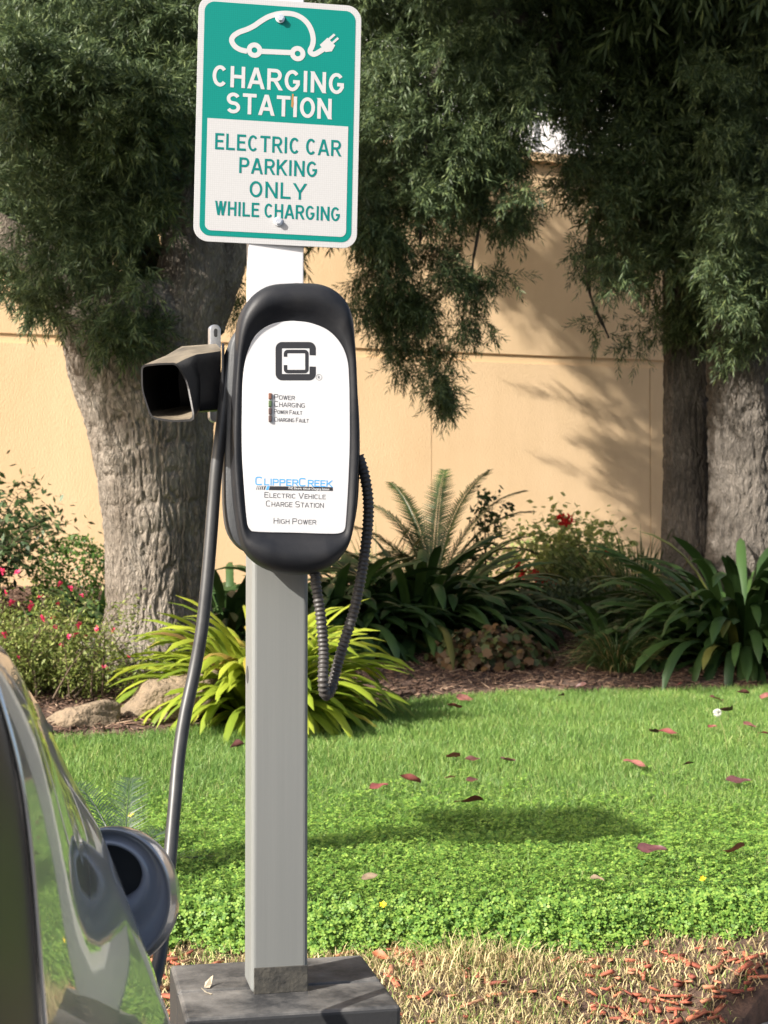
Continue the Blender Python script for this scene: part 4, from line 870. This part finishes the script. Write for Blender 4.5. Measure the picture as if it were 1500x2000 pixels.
BK_PX = [(575, 600), (640, 608), (690, 640), (706, 720), (714, 820), (714, 920), (708, 1000), (690, 1062), (650, 1085), (575, 1090), (500, 1080), (462, 1050), (448, 1000), (446, 900), (450, 800), (452, 720), (462, 650), (505, 610)]
CB = by_angle(dense([cf(*q) for q in BK_PX]), np.array([0, 0])); V = []; Fc = []
pr = [(.97, -.052), (1, -.056), (1, -.075), (1.005, -.1), (.985, -.112), (.94, -.137)]
for s, z in pr: V += [(*(CB[i] * s), z) for i in range(n)]
for k in range(len(pr) - 1): Fc += [[k * n + i, (k + 1) * n + i, (k + 1) * n + (i + 1) % n, k * n + (i + 1) % n] for i in range(n)]
Fc += [list(range(n)), [(len(pr) - 1) * n + i for i in range(n)][::-1]]; mesh_obj('back_case', V, Fc, back_m, ch, True)
for o_ in ch.children:
    if o_.name.startswith(('housing', 'back_case')):
        md = o_.modifiers.new('edge', 'EDGE_SPLIT'); md.split_angle = R(55)
ink = M('ink_grey', (.06, .06, .068), .5); ink2 = M('ink_black', (.022, .022, .026), .5); ink_b = M('ink_blue', (.07, .32, .70), .5); ink_w = M('ink_white', (.8, .8, .8), .5)
ZP = .0006
def ctext(t, px0, px1, py0, py1, st, m):
    c = cf((px0 + px1) / 2, (py0 + py1) / 2); V, Fc = lettering(t, (py1 - py0) * kp, (px1 - px0) * kp, st * kp, .55, .78, .38); mesh_obj('lettering', shift(V, c, ZP), Fc, m, pan)
ctext('Power', 535, 576, 770.5, 781, 1.25, ink); ctext('Charging', 535, 596, 784.5, 795.5, 1.25, ink); ctext('Power Fault', 535, 590.5, 800.5, 809, 1.1, ink); ctext('Charging Fault', 535, 603.5, 815.5, 824.5, 1.1, ink)
ctext('ClipperCreek', 498, 650, 933, 949.5, 2.3, ink_b); ctext('Electric Vehicle', 516, 637, 962.5, 973.5, 1.25, ink); ctext('Charge Station', 519, 633, 979, 990.5, 1.25, ink); ctext('High Power', 534, 618, 1012.5, 1023.5, 1.25, ink)
def poly(name, pxs, m, z, par):
    V = [(*cf(*q), z) for q in pxs]; mesh_obj(name, V, [list(range(len(V)))[::-1]], m, par)
lb = MB()
def addp(mb_, pxs, z): mb_.add([(*cf(*q), z) for q in pxs], [list(range(len(pxs)))[::-1]])
bar = MB(); addp(bar, [(527, 949.5), (650, 951.5), (650, 958.8), (525, 957.2)], ZP)
for x_, w_ in ((500, 1.0), (503.5, 1.2), (507, 1.5), (510.5, 1.8), (514.5, 2.6)): addp(bar, [(x_ + 2.2, 949.2), (x_ + 2.2 + w_, 949.2), (x_ + w_, 956.6), (x_, 956.6)], ZP)
bar.build('banner', ink2, pan); poly('stripe', [(521.5, 949.3), (526.5, 949.3), (524, 957), (519, 957)], ink_b, ZP, pan)
def font_text(t, c, h, m, z, par, shear=0.0, width=None, bold=0.0):
    cu = bpy.data.curves.new('t', 'FONT'); cu.body = t; cu.size = h / .72; cu.align_x = 'CENTER'; cu.align_y = 'CENTER'; cu.shear = shear; cu.offset = bold; cu.fill_mode = 'FRONT'
    to = bpy.data.objects.new('t', cu); COL.objects.link(to); bpy.context.view_layer.update(); dg = bpy.context.evaluated_depsgraph_get(); me = bpy.data.meshes.new_from_object(to.evaluated_get(dg))
    co = np.empty(len(me.vertices) * 3); me.vertices.foreach_get('co', co); co = co.reshape(-1, 3); k = width / (co[:, 0].max() - co[:, 0].min()) if width else 1; mid = (co.max(0) + co.min(0)) / 2
    V = [((q[0] - mid[0]) * k + c[0], q[1] - mid[1] + c[1], z) for q in co]; Fc = [list(p_.vertices) for p_ in me.polygons]; bpy.data.objects.remove(to); bpy.data.curves.remove(cu); bpy.data.meshes.remove(me)
    return mesh_obj('lettering', V, Fc, m, par)
font_text('THE Electric Vehicle Charging Station', cf(603, 955), 4.6 * kp, ink_w, ZP + .0002, pan, .2, 81 * kp, .0)
font_text('R', cf(623, 737), 6.2 * kp, ink, ZP, pan)
V, Fc = ribbon2d([tuple(cf(623, 737) + np.array([math.cos(a), math.sin(a)]) * 5.8 * kp) for a in np.linspace(0, 6.283, 25)[:-1]], .7 * kp, True); mesh_obj('lettering', shift(V, (0, 0), ZP), Fc, ink, pan)
def logo(pxs, w, z):
    V, Fc = ribbon2d([tuple(cf(*q)) for q in pxs], w * kp); return shift(V, (0, 0), z), Fc
lo_ = MB()
def crect(x0, y0, x1, y1, r, gapside, g0, g1):
    pts = []
    def cor(cx, cy, a0, a1): return [(cx + r * math.cos(R(a0 + (a1 - a0) * i / 5)), cy + r * math.sin(R(a0 + (a1 - a0) * i / 5))) for i in range(6)]
    if gapside == 'r': return [(x1, g0)] + cor(x1 - r, y0 + r, 0, -90) + cor(x0 + r, y0 + r, -90, -180) + cor(x0 + r, y1 - r, 180, 90) + cor(x1 - r, y1 - r, 90, 0) + [(x1, g1)]
    return [(x0, g0)] + cor(x0 + r, y0 + r, 180, 270) + cor(x1 - r, y0 + r, -90, 0) + cor(x1 - r, y1 - r, 0, 90) + cor(x0 + r, y1 - r, 90, 180) + [(x0, g1)]
V, Fc = logo(crect(544.3, 674.2, 610.6, 736.8, 7, 'r', 694, 716), 12.6, ZP); lo_.add(V, Fc)
V, Fc = logo(crect(557.6, 686.6, 599.3, 725.8, 4.5, 'l', 697, 713), 7, ZP); lo_.add(V, Fc)
lo_.build('logo', ink2, pan)
led = {0: M('led_red', (.17, .08, .055), .3), 1: M('led_green', (.075, .115, .055), .3), 2: M('led_dark', (.09, .06, .055), .3)}
for q, (y0, y1) in enumerate(((768, 780), (782.5, 795), (797, 809.5), (811.5, 824))):
    c = cf(527.3, (y0 + y1) / 2); b = MB(); b.box((c[0], c[1], .001), 6.2 * kp, (y1 - y0) * kp, .006); b.build('indicator_light', led[min(q, 2)], pan, bevel=.001)
# corrugated conduit (bottom of the case, loop, back into its right side)
con = [(613, 1085, 2.70), (617, 1140, 2.70), (626, 1200, 2.70), (632, 1270, 2.70), (631, 1330, 2.69), (636, 1357, 2.70), (647, 1345, 2.715), (656, 1310, 2.73), (672, 1255, 2.735), (692, 1190, 2.735), (708, 1110, 2.735), (718, 1030, 2.735), (719, 975, 2.735), (711, 925, 2.735), (700, 890, 2.735)]
P = spline([at(*q) for q in con], 34); 
L_ = np.r_[0, np.cumsum([(P[i + 1] - P[i]).length for i in range(len(P) - 1)])]; tt = np.arange(0, L_[-1], .0017); Pn = [Vector([np.interp(t_, L_, [p_[k] for p_ in P]) for k in range(3)]) for t_ in tt]
ridge = [.0085 + .0022 * max(0, math.sin(2 * math.pi * t_ / .0078)) ** .6 for t_ in tt]
con_m = M('conduit', (.035, .031, .029), .5, var=(.055, .05, .045), vscale=30); b = MB(); b.tube(Pn, ridge, 14); o = b.build('conduit', con_m, None, True); keep(o, ch)
# ---- holster -----------------------------------------------------------------
hol = empty('connector_holster', at(430, 745, 2.80)); tag(hol, 'black open-mouthed plastic connector holder sticking out beside the charger', 'holder')
S0 = [(432, 683, 2.70), (431, 742, 2.70), (430, 803, 2.70), (424, 803, 2.78), (420, 800, 2.85), (418, 740, 2.85), (420, 670, 2.85), (427, 676, 2.78)]
S1 = [(384, 690, 2.66), (392, 745, 2.67), (391, 806, 2.66), (370, 806, 2.76), (352, 800, 2.84), (346, 740, 2.84), (352, 675, 2.84), (368, 682, 2.75)]
S1b = [(362, 699, 2.62), (385, 738, 2.635), (388, 812, 2.62), (352, 814, 2.72), (318, 806, 2.78), (310, 750, 2.79), (320, 694, 2.79), (340, 697, 2.70)]
S2 = [(345, 708, 2.575), (367, 745, 2.60), (382, 822, 2.58), (340, 825, 2.615), (294, 818, 2.65), (276, 762, 2.655), (275, 713, 2.65), (310, 709, 2.61)]
secs = [[at(*q) for q in s] for s in (S0, S1, S1b, S2)]
def ring_dense(s, m=5):
    out = []; k = len(s)
    for i in range(k):
        a, c = s[i], s[(i + 1) % k]; out += [a + (c - a) * j / m for j in range(m)]
    out = np.array(out); 
    for _ in range(1): out = .5 * out + .25 * (np.roll(out, 1, 0) + np.roll(out, -1, 0))
    return out
rs = [ring_dense(s) for s in secs]; full = []
for a, c in zip(rs[:-1], rs[1:]): full += [a + (c - a) * t_ for t_ in (0, .25, .5, .75)]
full.append(rs[-1]); n = len(full[0]); m_ = len(full); V = np.concatenate(full)
cen = [f_.mean(0) for f_ in full]; inner = np.concatenate([c_ + (f_ - c_) * .93 for f_, c_ in zip(full, cen)]); VV = np.concatenate([V, inner]); Fc = []
for k in range(m_ - 1):
    for i in range(n):
        j = (i + 1) % n; Fc += [[k * n + i, k * n + j, (k + 1) * n + j, (k + 1) * n + i], [m_ * n + k * n + i, m_ * n + (k + 1) * n + i, m_ * n + (k + 1) * n + j, m_ * n + k * n + j]]
for i in range(n): j = (i + 1) % n; Fc.append([(m_ - 1) * n + i, (m_ - 1) * n + j, (2 * m_ - 1) * n + j, (2 * m_ - 1) * n + i])
Fc.append([i for i in range(n)]); Fc.append([m_ * n + i for i in range(n)][::-1])
hol_m = bpy.data.materials.new('holster_plastic'); hol_m.use_nodes = True; dusty(hol_m, (.010, .010, .011), (.26, .215, .155), 9, .25, .6, .42, .1)
o = mesh_obj('shell', VV, Fc, hol_m, None, True); keep(o, hol); md = o.modifiers.new('edge', 'EDGE_SPLIT'); md.split_angle = R(40)
b = MB(); Q = [at(*q) for q in ((433, 679, 2.685), (432.5, 806, 2.685), (432.5, 806, 2.855), (433, 670, 2.855))]; off = U * .005
b.add([q for q in Q] + [q + off for q in Q], [[0, 3, 2, 1], [4, 5, 6, 7], [0, 1, 5, 4], [1, 2, 6, 5], [2, 3, 7, 6], [3, 0, 4, 7]]); keep(b.build('mounting_plate', blk, None, bevel=.0015), hol)
alu = M('aluminium', (.62, .63, .65), .33, .9, var=(.5, .51, .53), vscale=30)
ol = [q for q in rrect(-.011, -.092, .011, .092, .0105, 8)]; fr = Face(at(421, 729, 2.875), R(30), 0); br = empty('tmp'); 
V = []; 
slot = rrect(-.0035, .068, .0035, .084, .0034, 8); 
mo = MB(); n1, n2 = len(ol), len(slot)
# bracket strip with a slot near the top (ring split in two half-plates)
mo.add([(x_, y_, 0) for x_, y_ in ol] + [(x_, y_, -.012) for x_, y_ in ol], [list(range(n1)), [n1 + i for i in range(n1)][::-1]] + [[i, n1 + i, n1 + (i + 1) % n1, (i + 1) % n1] for i in range(n1)])
bpy.data.objects.remove(br); o = mo.build('bracket', alu, None, bevel=.0015); o.matrix_world = fr.mat; M0 = fr.mat.copy(); o.parent = hol; o.matrix_parent_inverse = Matrix.Translation(-Vector(hol.location))
so_ = MB(); so_.add([(x_, y_, .0006) for x_, y_ in slot], [list(range(n2))]); o2 = so_.build('slot', hole_m, None); o2.parent = o
# ---- cable -------------------------------------------------------------------
cab = [(520, 650, 2.78), (485, 660, 2.765), (463, 672, 2.735), (449, 700, 2.715), (441, 750, 2.70), (437, 800, 2.695), (431, 850, 2.69), (423, 910, 2.685), (417, 980, 2.68), (411, 1060, 2.67), (404, 1140, 2.66), (394, 1230, 2.65), (380, 1310, 2.64), (361, 1400, 2.62), (349, 1480, 2.60), (342, 1560, 2.575), (335, 1640, 2.55), (328, 1720, 2.52), (320, 1800, 2.48), (310, 1880, 2.44), (285, 1960, 2.39), (240, 1990, 2.33), (200, 1930, 2.27), (190, 1830, 2.22), (196, 1770, 2.19)]
b = MB(); b.tube(spline([at(*q) for q in cab], 10), .0112, 14); o = b.build('charging_cable', M('cable_rubber', (.024, .024, .025), .42, var=(.04, .04, .04), vscale=25), None, True)
tag(o, 'thick black charging cable hanging from the charger down to the silver car', 'cable')

# ---- guessed lamp added out of frame: square head and pole cast the lawn shadow
LP = np.array([.446 - math.cos(SUN_AZ) * 5.5, 4.78 - math.sin(SUN_AZ) * 5.5]); LH = CZ - .86 + math.tan(SUN_EL) * 5.5
lamp = empty('shadow_lamp', (LP[0] - .30, LP[1] - .02, 0)); lamp.rotation_euler.z = R(12); bpy.context.view_layer.update(); tag(lamp, 'tall lamp with a square head, added out of frame to cast the shadow on the lawn', 'lamp')
b = MB(); b.tube([(0, 0, 0), (0, 0, .6), (0, 0, LH + .02)], [.11, .105, .10], 16); b.build('pole', pole_m, lamp, True)
b = MB(); b.box((.34, .04, LH), .60, .58, .12); b.build('lamp_head', pole_m, lamp, bevel=.06, seg=3)
b = MB(); b.box((.34, .04, LH - .063), .44, .42, .006); b.build('lens', panel_white, lamp)

# ================================================================== CAR
paint = M('silver_paint', (.34, .34, .345), .28, .4, coat=1.0); glass_d = M('dark_glass', (.012, .013, .014), .03, spec=.6); chrome = M('chrome_trim', (.75, .75, .76), .12, 1.0); trim_b = M('black_trim', (.02, .02, .021), .35)
car = empty('parked_car', (-1.1, .6, 0)); tag(car, 'silver-grey car close by at the left edge, its round charge flap open', 'car')
# right-hand side profiles (x, height below the eye) at several stations along the car
def prof_at(y):
    A = np.array([(-1.15, .01), (-.66, -.035), (-.42, -.055), (-.36, -.07), (-.332, -.095), (-.303, -.21), (-.285, -.40), (-.275, -.55), (-.27, -.70), (-.285, -.85), (-.32, -.97)])
    B = np.array([(-1.15, -.15), (-.80, -.15), (-.60, -.15), (-.475, -.165), (-.41, -.28), (-.368, -.36), (-.327, -.467), (-.293, -.567), (-.272, -.66), (-.285, -.85), (-.32, -.97)])
    t = float(smooth(1.3, 2.0, y)); Pp = A + (B - A) * t
    e_ = max(0, (y - 2.0) / .36); Pp = Pp.copy(); Pp[:, 0] = np.minimum(Pp[:, 0] - .34 * e_ ** 2.0, Pp[:, 0]); Pp[:, 1] = Pp[:, 1] - np.clip(Pp[:, 1] + .62, 0, 1) * np.clip(.75 * e_ ** 1.3, 0, 1); return Pp
ys = [1.305, 1.4, 1.5, 1.6, 1.7, 1.8, 1.9, 1.96, 2.0, 2.04, 2.09, 2.14, 2.2, 2.26, 2.31, 2.35]; rows = []
for y in ys:
    Pp = np.array([[q.x, q.y] for q in spline([(*q, 0) for q in prof_at(y)], 6)]); left = Pp[::-1].copy(); left[:, 0] = -2.3 - left[:, 0]; full_ = np.vstack([left, Pp[1:]]); rows.append(np.stack([full_[:, 0], np.full(len(full_), y), CZ + full_[:, 1]], 1))
n = len(rows[0]); V = np.concatenate(rows); Fc = [[k * n + i, k * n + i + 1, (k + 1) * n + i + 1, (k + 1) * n + i] for k in range(len(ys) - 1) for i in range(n - 1)]; Fc.append([(len(ys) - 1) * n + i for i in range(n)])
keep(mesh_obj('front_body', V, Fc, paint, None, True), car)
# door side and cabin behind the fender
ys2 = [1.295, 1.1, .9, .5, 0, -.6, -1.2, -1.8]; rows = []
for y in ys2:
    Pp = prof_at(1.3)[3:]; Pp = np.array([[q.x, q.y] for q in spline([(*q, 0) for q in Pp], 6)]); Pp[:, 0] -= .003; rows.append(np.stack([Pp[:, 0], np.full(len(Pp), y), CZ + Pp[:, 1]], 1))
n = len(rows[0]); V = np.concatenate(rows); Vl = V.copy(); Vl[:, 0] = -2.3 - Vl[:, 0]
Fc = [[k * n + i, k * n + i + 1, (k + 1) * n + i + 1, (k + 1) * n + i] for k in range(len(ys2) - 1) for i in range(n - 1)]
door_refl = M('door_dark_reflection', (.022, .021, .019), .4, spec=.4)  # dark reflection on the silver door, put into its base colour
keep(mesh_obj('door', V, Fc, door_refl, None, True), car); keep(mesh_obj('door', Vl, Fc, door_refl, None, True), car)
b = MB(); Pp = np.array([[q.x, q.y] for q in spline([(*q, 0) for q in prof_at(1.3)[4:]], 8)]); b.tube([(q[0] + .0005, 1.30, CZ + q[1]) for q in Pp], .0026, 8); keep(b.build('edge_trim', chrome, None, True), car)
# cabin: windscreen, roof, side glass (a lofted shell)
cab_s = [(.95, .60, -.06, .78), (.45, .64, .15, .70), (.1, .62, .28, .64), (-.6, .62, .30, .64), (-1.3, .66, .22, .66), (-1.8, .8, -.02, .75)]
b = MB(); rows = []
for y, wt, hz_, wb in cab_s: rows.append([(-1.15 - .78, y, CZ - .08), (-1.15 - wt, y, CZ + hz_ - .04), (-1.15 - wt + .1, y, CZ + hz_), (-1.15 + wt - .1, y, CZ + hz_), (-1.15 + wt, y, CZ + hz_ - .04), (-1.15 + .78, y, CZ - .08)])
b.add([q for r_3 in rows for q in r_3], [[k * 6 + i, k * 6 + i + 1, (k + 1) * 6 + i + 1, (k + 1) * 6 + i] for k in range(len(rows) - 1) for i in range(5)]); keep(b.build('cabin_glass', glass_d, None), car)
# wheel on this side
for wx in (-.36, -1.94):
    b = MB(); b.tube([(wx - .1, 1.62, .32), (wx + .07, 1.62, .32)], .32, 36); w_ = b.build('wheel', trim_b, None, True, bevel=.02); keep(w_, car)
    b = MB(); b.tube([(wx - .02, 1.62, .32), (wx + .072, 1.62, .32)], .2, 24); q = b.build('rim', chrome, None, True, bevel=.01); q.parent = w_; q.matrix_parent_inverse = w_.matrix_world.inverted() @ Matrix.Identity(4); q.parent = car; q.matrix_parent_inverse = Matrix.Translation(-Vector(car.location))
# open charge flap: dished disc standing out from the fender
fl_in = M('flap_inner_grey', (.28, .30, .345), .2, coat=1.0)
FD = 2.12; fc_ = at(212, 1753, FD)[[0, 2]]; rx_, ry_ = 121 * FD / F, 134 * FD / F; cen_ = fc_
fo = np.array([fc_ + np.array([math.cos(a) * rx_, math.sin(a) * ry_]) for a in np.linspace(0, 2 * math.pi, 97)[:-1]]); n = len(fo)
V = []; Fc = []; flp = [(1.0, .040), (1.035, .028), (1.03, .014), (1.015, .004), (1.0, -.002), (.985, -.004), (.95, .0)]
def ring(s, dy): k = smooth(0, .03, dy); return [((cen_ + (q - cen_) * s)[0] + .006 * k, FD + dy, (cen_ + (q - cen_) * s)[1] - .005 * k) for q in fo]
flap = empty('tmp2'); bpy.data.objects.remove(flap)
for s, dy in [(.3, .062), (.6, .056), (.85, .046)] + flp: V += ring(s, dy)
k_ = 3 + len(flp); Fc = [[k * n + i, (k + 1) * n + i, (k + 1) * n + (i + 1) % n, k * n + (i + 1) % n] for k in range(k_ - 1) for i in range(n)]; Fc.append(list(range(n)))
flo = keep(mesh_obj('charge_flap', V, Fc, paint, None, True), car)
hc = at(206, 1708, FD)[[0, 2]]; hole = np.array([hc + np.array([math.cos(a) * 70, math.sin(a) * 56]) * FD / F for a in np.linspace(0, 2 * math.pi, 73)[:-1]])
V = ring(.86, .001); 
def by_dir(P, c, t):
    Q = P - c; a = np.arctan2(Q[:, 1], Q[:, 0]); r_4 = np.linalg.norm(Q, axis=1); o_ = np.argsort(a); a, r_4 = a[o_], r_4[o_]; a = np.r_[a[-1] - 2 * np.pi, a, a[0] + 2 * np.pi]; r_4 = np.r_[r_4[-1], r_4, r_4[0]]; rr = np.interp(t, a, r_4); return np.stack([np.cos(t) * rr, np.sin(t) * rr], 1) + c
tt_ = np.linspace(-np.pi, np.pi, 73)[:-1]; O_ = by_dir(fo, hc, tt_); H_ = by_dir(hole, hc, tt_); V = []; pr2 = [(0.97, .003, 0), (.93, .007, 0), (.8, .013, 0), (.62, .015, 0), (.42, .008, 0), (.34, .001, 0), (.25, -.004, 0), (.1, -.004, 0), (0, .002, 0), (-.01, .03, 0)]
for s, dy, _ in pr2: Pq = H_ + (O_ - H_) * s; V += [(q[0], FD + dy - .002, q[1]) for q in Pq]
n = 72; Fc = [[k * n + i, (k + 1) * n + i, (k + 1) * n + (i + 1) % n, k * n + (i + 1) % n] for k in range(len(pr2) - 1) for i in range(n)]
q = keep(mesh_obj('inner_face', V, Fc, fl_in, None, True), car); q.parent = flo; q.matrix_parent_inverse = Matrix.Identity(4)
V = [(q_[0], FD + .027, q_[1]) for q_ in H_]; q = keep(mesh_obj('recess', V, [list(range(72))], trim_b), car); q.parent = flo; q.matrix_parent_inverse = Matrix.Identity(4)

# ================================================================== FALLEN LEAVES, SMALL FLOWERS
def leaf_mesh(seed, curl):
    """ovate leaf with a pointed tip, folded at the midrib, curled along its length, on a short stalk"""
    r = np.random.default_rng(seed); V = []; Fc = []; n = 14; roll = r.uniform(-.5, .9) * curl; tw = r.uniform(-.6, .6) * curl; cup = r.uniform(.3, .9) * curl; ph = r.uniform(0, 6)
    for i in range(n + 1):
        t = i / n; w = .27 * (math.sin(math.pi * min(1, t ** .72)) ** .75) * (1 - .25 * t) + (.004 if i in (0, n) else 0); a = roll * (t - .35)
        for s_ in (-1, -.6, 0, .6, 1):
            y = s_ * w; z = abs(s_) ** 1.3 * w * cup + .035 * math.sin(9 * t + ph + s_ * 2.2) * abs(s_) + r.uniform(-.008, .008); q = tw * (t - .5); y, z = y * math.cos(q) - z * math.sin(q), y * math.sin(q) + z * math.cos(q)
            V.append((.5 * math.sin(a * 1.4) / max(abs(a * 1.4), 1e-3) * (t - .4) * 2 * (1 if a >= 0 else -1) if abs(a) > 1e-3 else t - .4, y, z + .55 * a * (t - .35)))
        V[-5:] = [((t - .42) * math.cos(a * .9), v[1], v[2]) for v in V[-5:]]
    Fc = [[i * 5 + j, i * 5 + j + 1, (i + 1) * 5 + j + 1, (i + 1) * 5 + j] for i in range(n) for j in range(4)]
    k = len(V); x0, z0 = V[2][0], V[2][2]; V += [(x0, -.008, z0), (x0, .008, z0), (x0 - .16, .006, z0 + .05), (x0 - .16, -.006, z0 + .05)]; Fc.append([k, k + 1, k + 2, k + 3]); return V, Fc
lm = {'red': M('leaf_red', (.25, .07, .06), .6, var=(.14, .04, .038), vscale=30, trans=.12), 'pink': M('leaf_pink', (.36, .15, .12), .6, var=(.22, .08, .065), vscale=30, trans=.15), 'dark': M('leaf_dark', (.06, .022, .02), .5, var=(.10, .04, .03), vscale=40), 'plum': M('leaf_plum', (.13, .05, .05), .45, var=(.075, .03, .032), vscale=40), 'orange': M('leaf_orange', (.46, .16, .07), .6, var=(.28, .09, .04), vscale=40, trans=.12), 'tan': M('leaf_tan', (.20, .145, .09), .7, var=(.13, .09, .055), vscale=40)}
LG = 'fallen leaves on the lawn'
leaves = [(905, 1366, 34, 'pink', .9, 'upright pinkish leaf, upper of an overlapping pair near the middle of the lawn edge'), (890, 1382, 30, 'red', .6, 'reddish leaf lying under the upright pinkish one near the lawn edge'), (690, 1375, 16, 'dark', .8, 'tiny dark curled leaf nearest the conduit loop'), (1097, 1362, 16, 'dark', 1, 'small dark leaf standing on edge below the bronze plant side of the lawn'), (1136, 1344, 26, 'dark', .9, 'dark curled leaf on the far lawn edge below the fine grass tuft'), (1328, 1340, 20, 'red', .6, 'small red leaf on the far lawn edge below the big strap clump'), (1400, 1366, 40, 'red', .35, 'flat rosy red leaf near the far edge, right above the white seed head'), (1453, 1357, 24, 'dark', 1.1, 'dark curled leaf beside the flat rosy one at the far edge'), (1494, 1363, 28, 'pink', .9, 'pink leaf cut off by the picture edge near the far lawn rim'), (1422, 1391, 36, 'dark', .9, 'long dark leaf touching the white seed head'), (1463, 1420, 34, 'pink', .5, 'broad pinkish leaf just below the white seed head on its far side'), (1496, 1437, 22, 'red', .7, 'small red leaf cut by the picture edge below the broad pinkish one'), (1300, 1432, 38, 'red', .8, 'reddish leaf with upturned sides, with a dark one behind it'), (1278, 1434, 24, 'dark', .8, 'dark leaf half hidden behind a reddish upturned leaf'), (1390, 1425, 16, 'red', .9, 'tiny reddish leaf beside the seed head stalk'), (887, 1480, 34, 'red', .5, 'crimson leaf with a thin dark leaf at its tip, mid lawn'), (921, 1487, 28, 'dark', .8, 'thin dark leaf at the tip of the crimson one'), (993, 1490, 30, 'plum', .9, 'brown curled leaf alone on the grass mid lawn'), (1238, 1493, 46, 'pink', .6, 'salmon-coloured leaf, the largest pale one on the lawn'), (1346, 1497, 18, 'dark', 1.1, 'small dark red balled leaf to the far side of the salmon leaf'), (1438, 1527, 46, 'plum', .5, 'flat wide brown leaf half sunk in grass near the picture edge'), (803, 1528, 42, 'red', .9, 'reddish curled leaf in the grass between the post and the clover'), (737, 1541, 36, 'red', 1.2, 'upright folded red leaf, nearest of the lawn leaves to the post'), (880, 1524, 18, 'pink', .7, 'tiny pink leaf just above the clover patch'), (920, 1529, 22, 'dark', .8, 'dark small leaf above the long red one on the clover'), (920, 1566, 54, 'red', .4, 'long pointed red leaf lying across the top of the clover'), (1268, 1662, 52, 'plum', .45, 'large dark plum leaf lying on the clover beyond the shadow tip'), (1438, 1664, 52, 'red', .9, 'large twisted reddish leaf on the clover near the picture edge'), (720, 1721, 30, 'tan', .6, 'thin tan leaf in the shadow on the clover near the post'), (466, 1458, 34, 'plum', 1.0, 'brown leaf half hidden at the cable side of the post'), (1163, 1724, 26, 'tan', 1.3, 'dry grey-tan shrivelled leaf standing in the clover rim')]
for i, (px, py, s, c, cu, lab) in enumerate(leaves):
    p = hit(px, py + s * .1, .042 if py < 1560 else .1); k = max(s * 1.12 * p[1] / F, .045); V, Fc = leaf_mesh(i, cu); V = [(a * k, b_ * k, c_ * k) for a, b_, c_ in V]
    o = mesh_obj('fallen_leaf', V, Fc, lm[c], None, True); o.location = tuple(p + np.array([0, 0, .014])); o.rotation_euler = (random.uniform(.15, .75), random.uniform(-.35, .35), random.uniform(-.8, .8) + (3.14 if i % 2 else 0)); tag(o, lab, 'leaf', LG)
p = hit(742, 1872, .02); V, Fc = leaf_mesh(77, 1.0); k = .052; o = mesh_obj('fallen_leaf', [(a * k, b_ * k, c_ * k) for a, b_, c_ in V], Fc, lm['orange'], None, True); o.location = tuple(p + np.array([0, 0, .006])); o.rotation_euler = (.5, .3, -.5); tag(o, 'orange-brown curled leaf on dry grass by the corner of the black base', 'leaf')
stem_g = M('stem_green', (.22, .25, .08), .6); puff = M('seed_white', (.8, .8, .74), .8, trans=.3); yel = M('yellow_petal', (.85, .6, .02), .5)
p = hit(1422, 1478, .0); top_ = at(1401, 1392, p[1]); df = empty('dandelion', p); tag(df, 'white dandelion seed head on a tall thin stalk above the grass', 'flower')
b = MB(); b.tube(spline([p, p + (top_ - p) * .5 + [.006, 0, .01], top_], 6), .0016, 6); keep(b.build('stalk', stem_g, None), df)
r = np.random.default_rng(3); dv = r.normal(size=(260, 3)); dv /= np.linalg.norm(dv, axis=1)[:, None]; dv[:, 2] *= .95; sd_ = np.cross(dv, r.normal(size=(260, 3))); sd_ /= np.linalg.norm(sd_, axis=1)[:, None]; V = np.stack([top_ + dv * 0, top_ + dv * .012 + sd_ * .002, top_ + dv * .019, top_ + dv * .012 - sd_ * .002], 1).reshape(-1, 3); keep(mesh_obj('seed_head', V, quads(260), puff), df)
for (px, py, lab) in ((748, 1767, 'tiny yellow flower in the clover rim near the post'), (1372, 1717, 'tiny yellow flower in the clover far from the post, below the plum leaf'), (255, 1592, 'tiny yellow flower beside the sago palm fronds')):
    p = hit(px, py, .105); o = bpy.data.objects.new('yellow_flower', flower_mesh('yellow_flower', yel, .011, px, 5)); COL.objects.link(o); o.location = tuple(p); o.rotation_euler = (.9, 0, 0); tag(o, lab, 'flower', 'yellow flowers in the lawn')
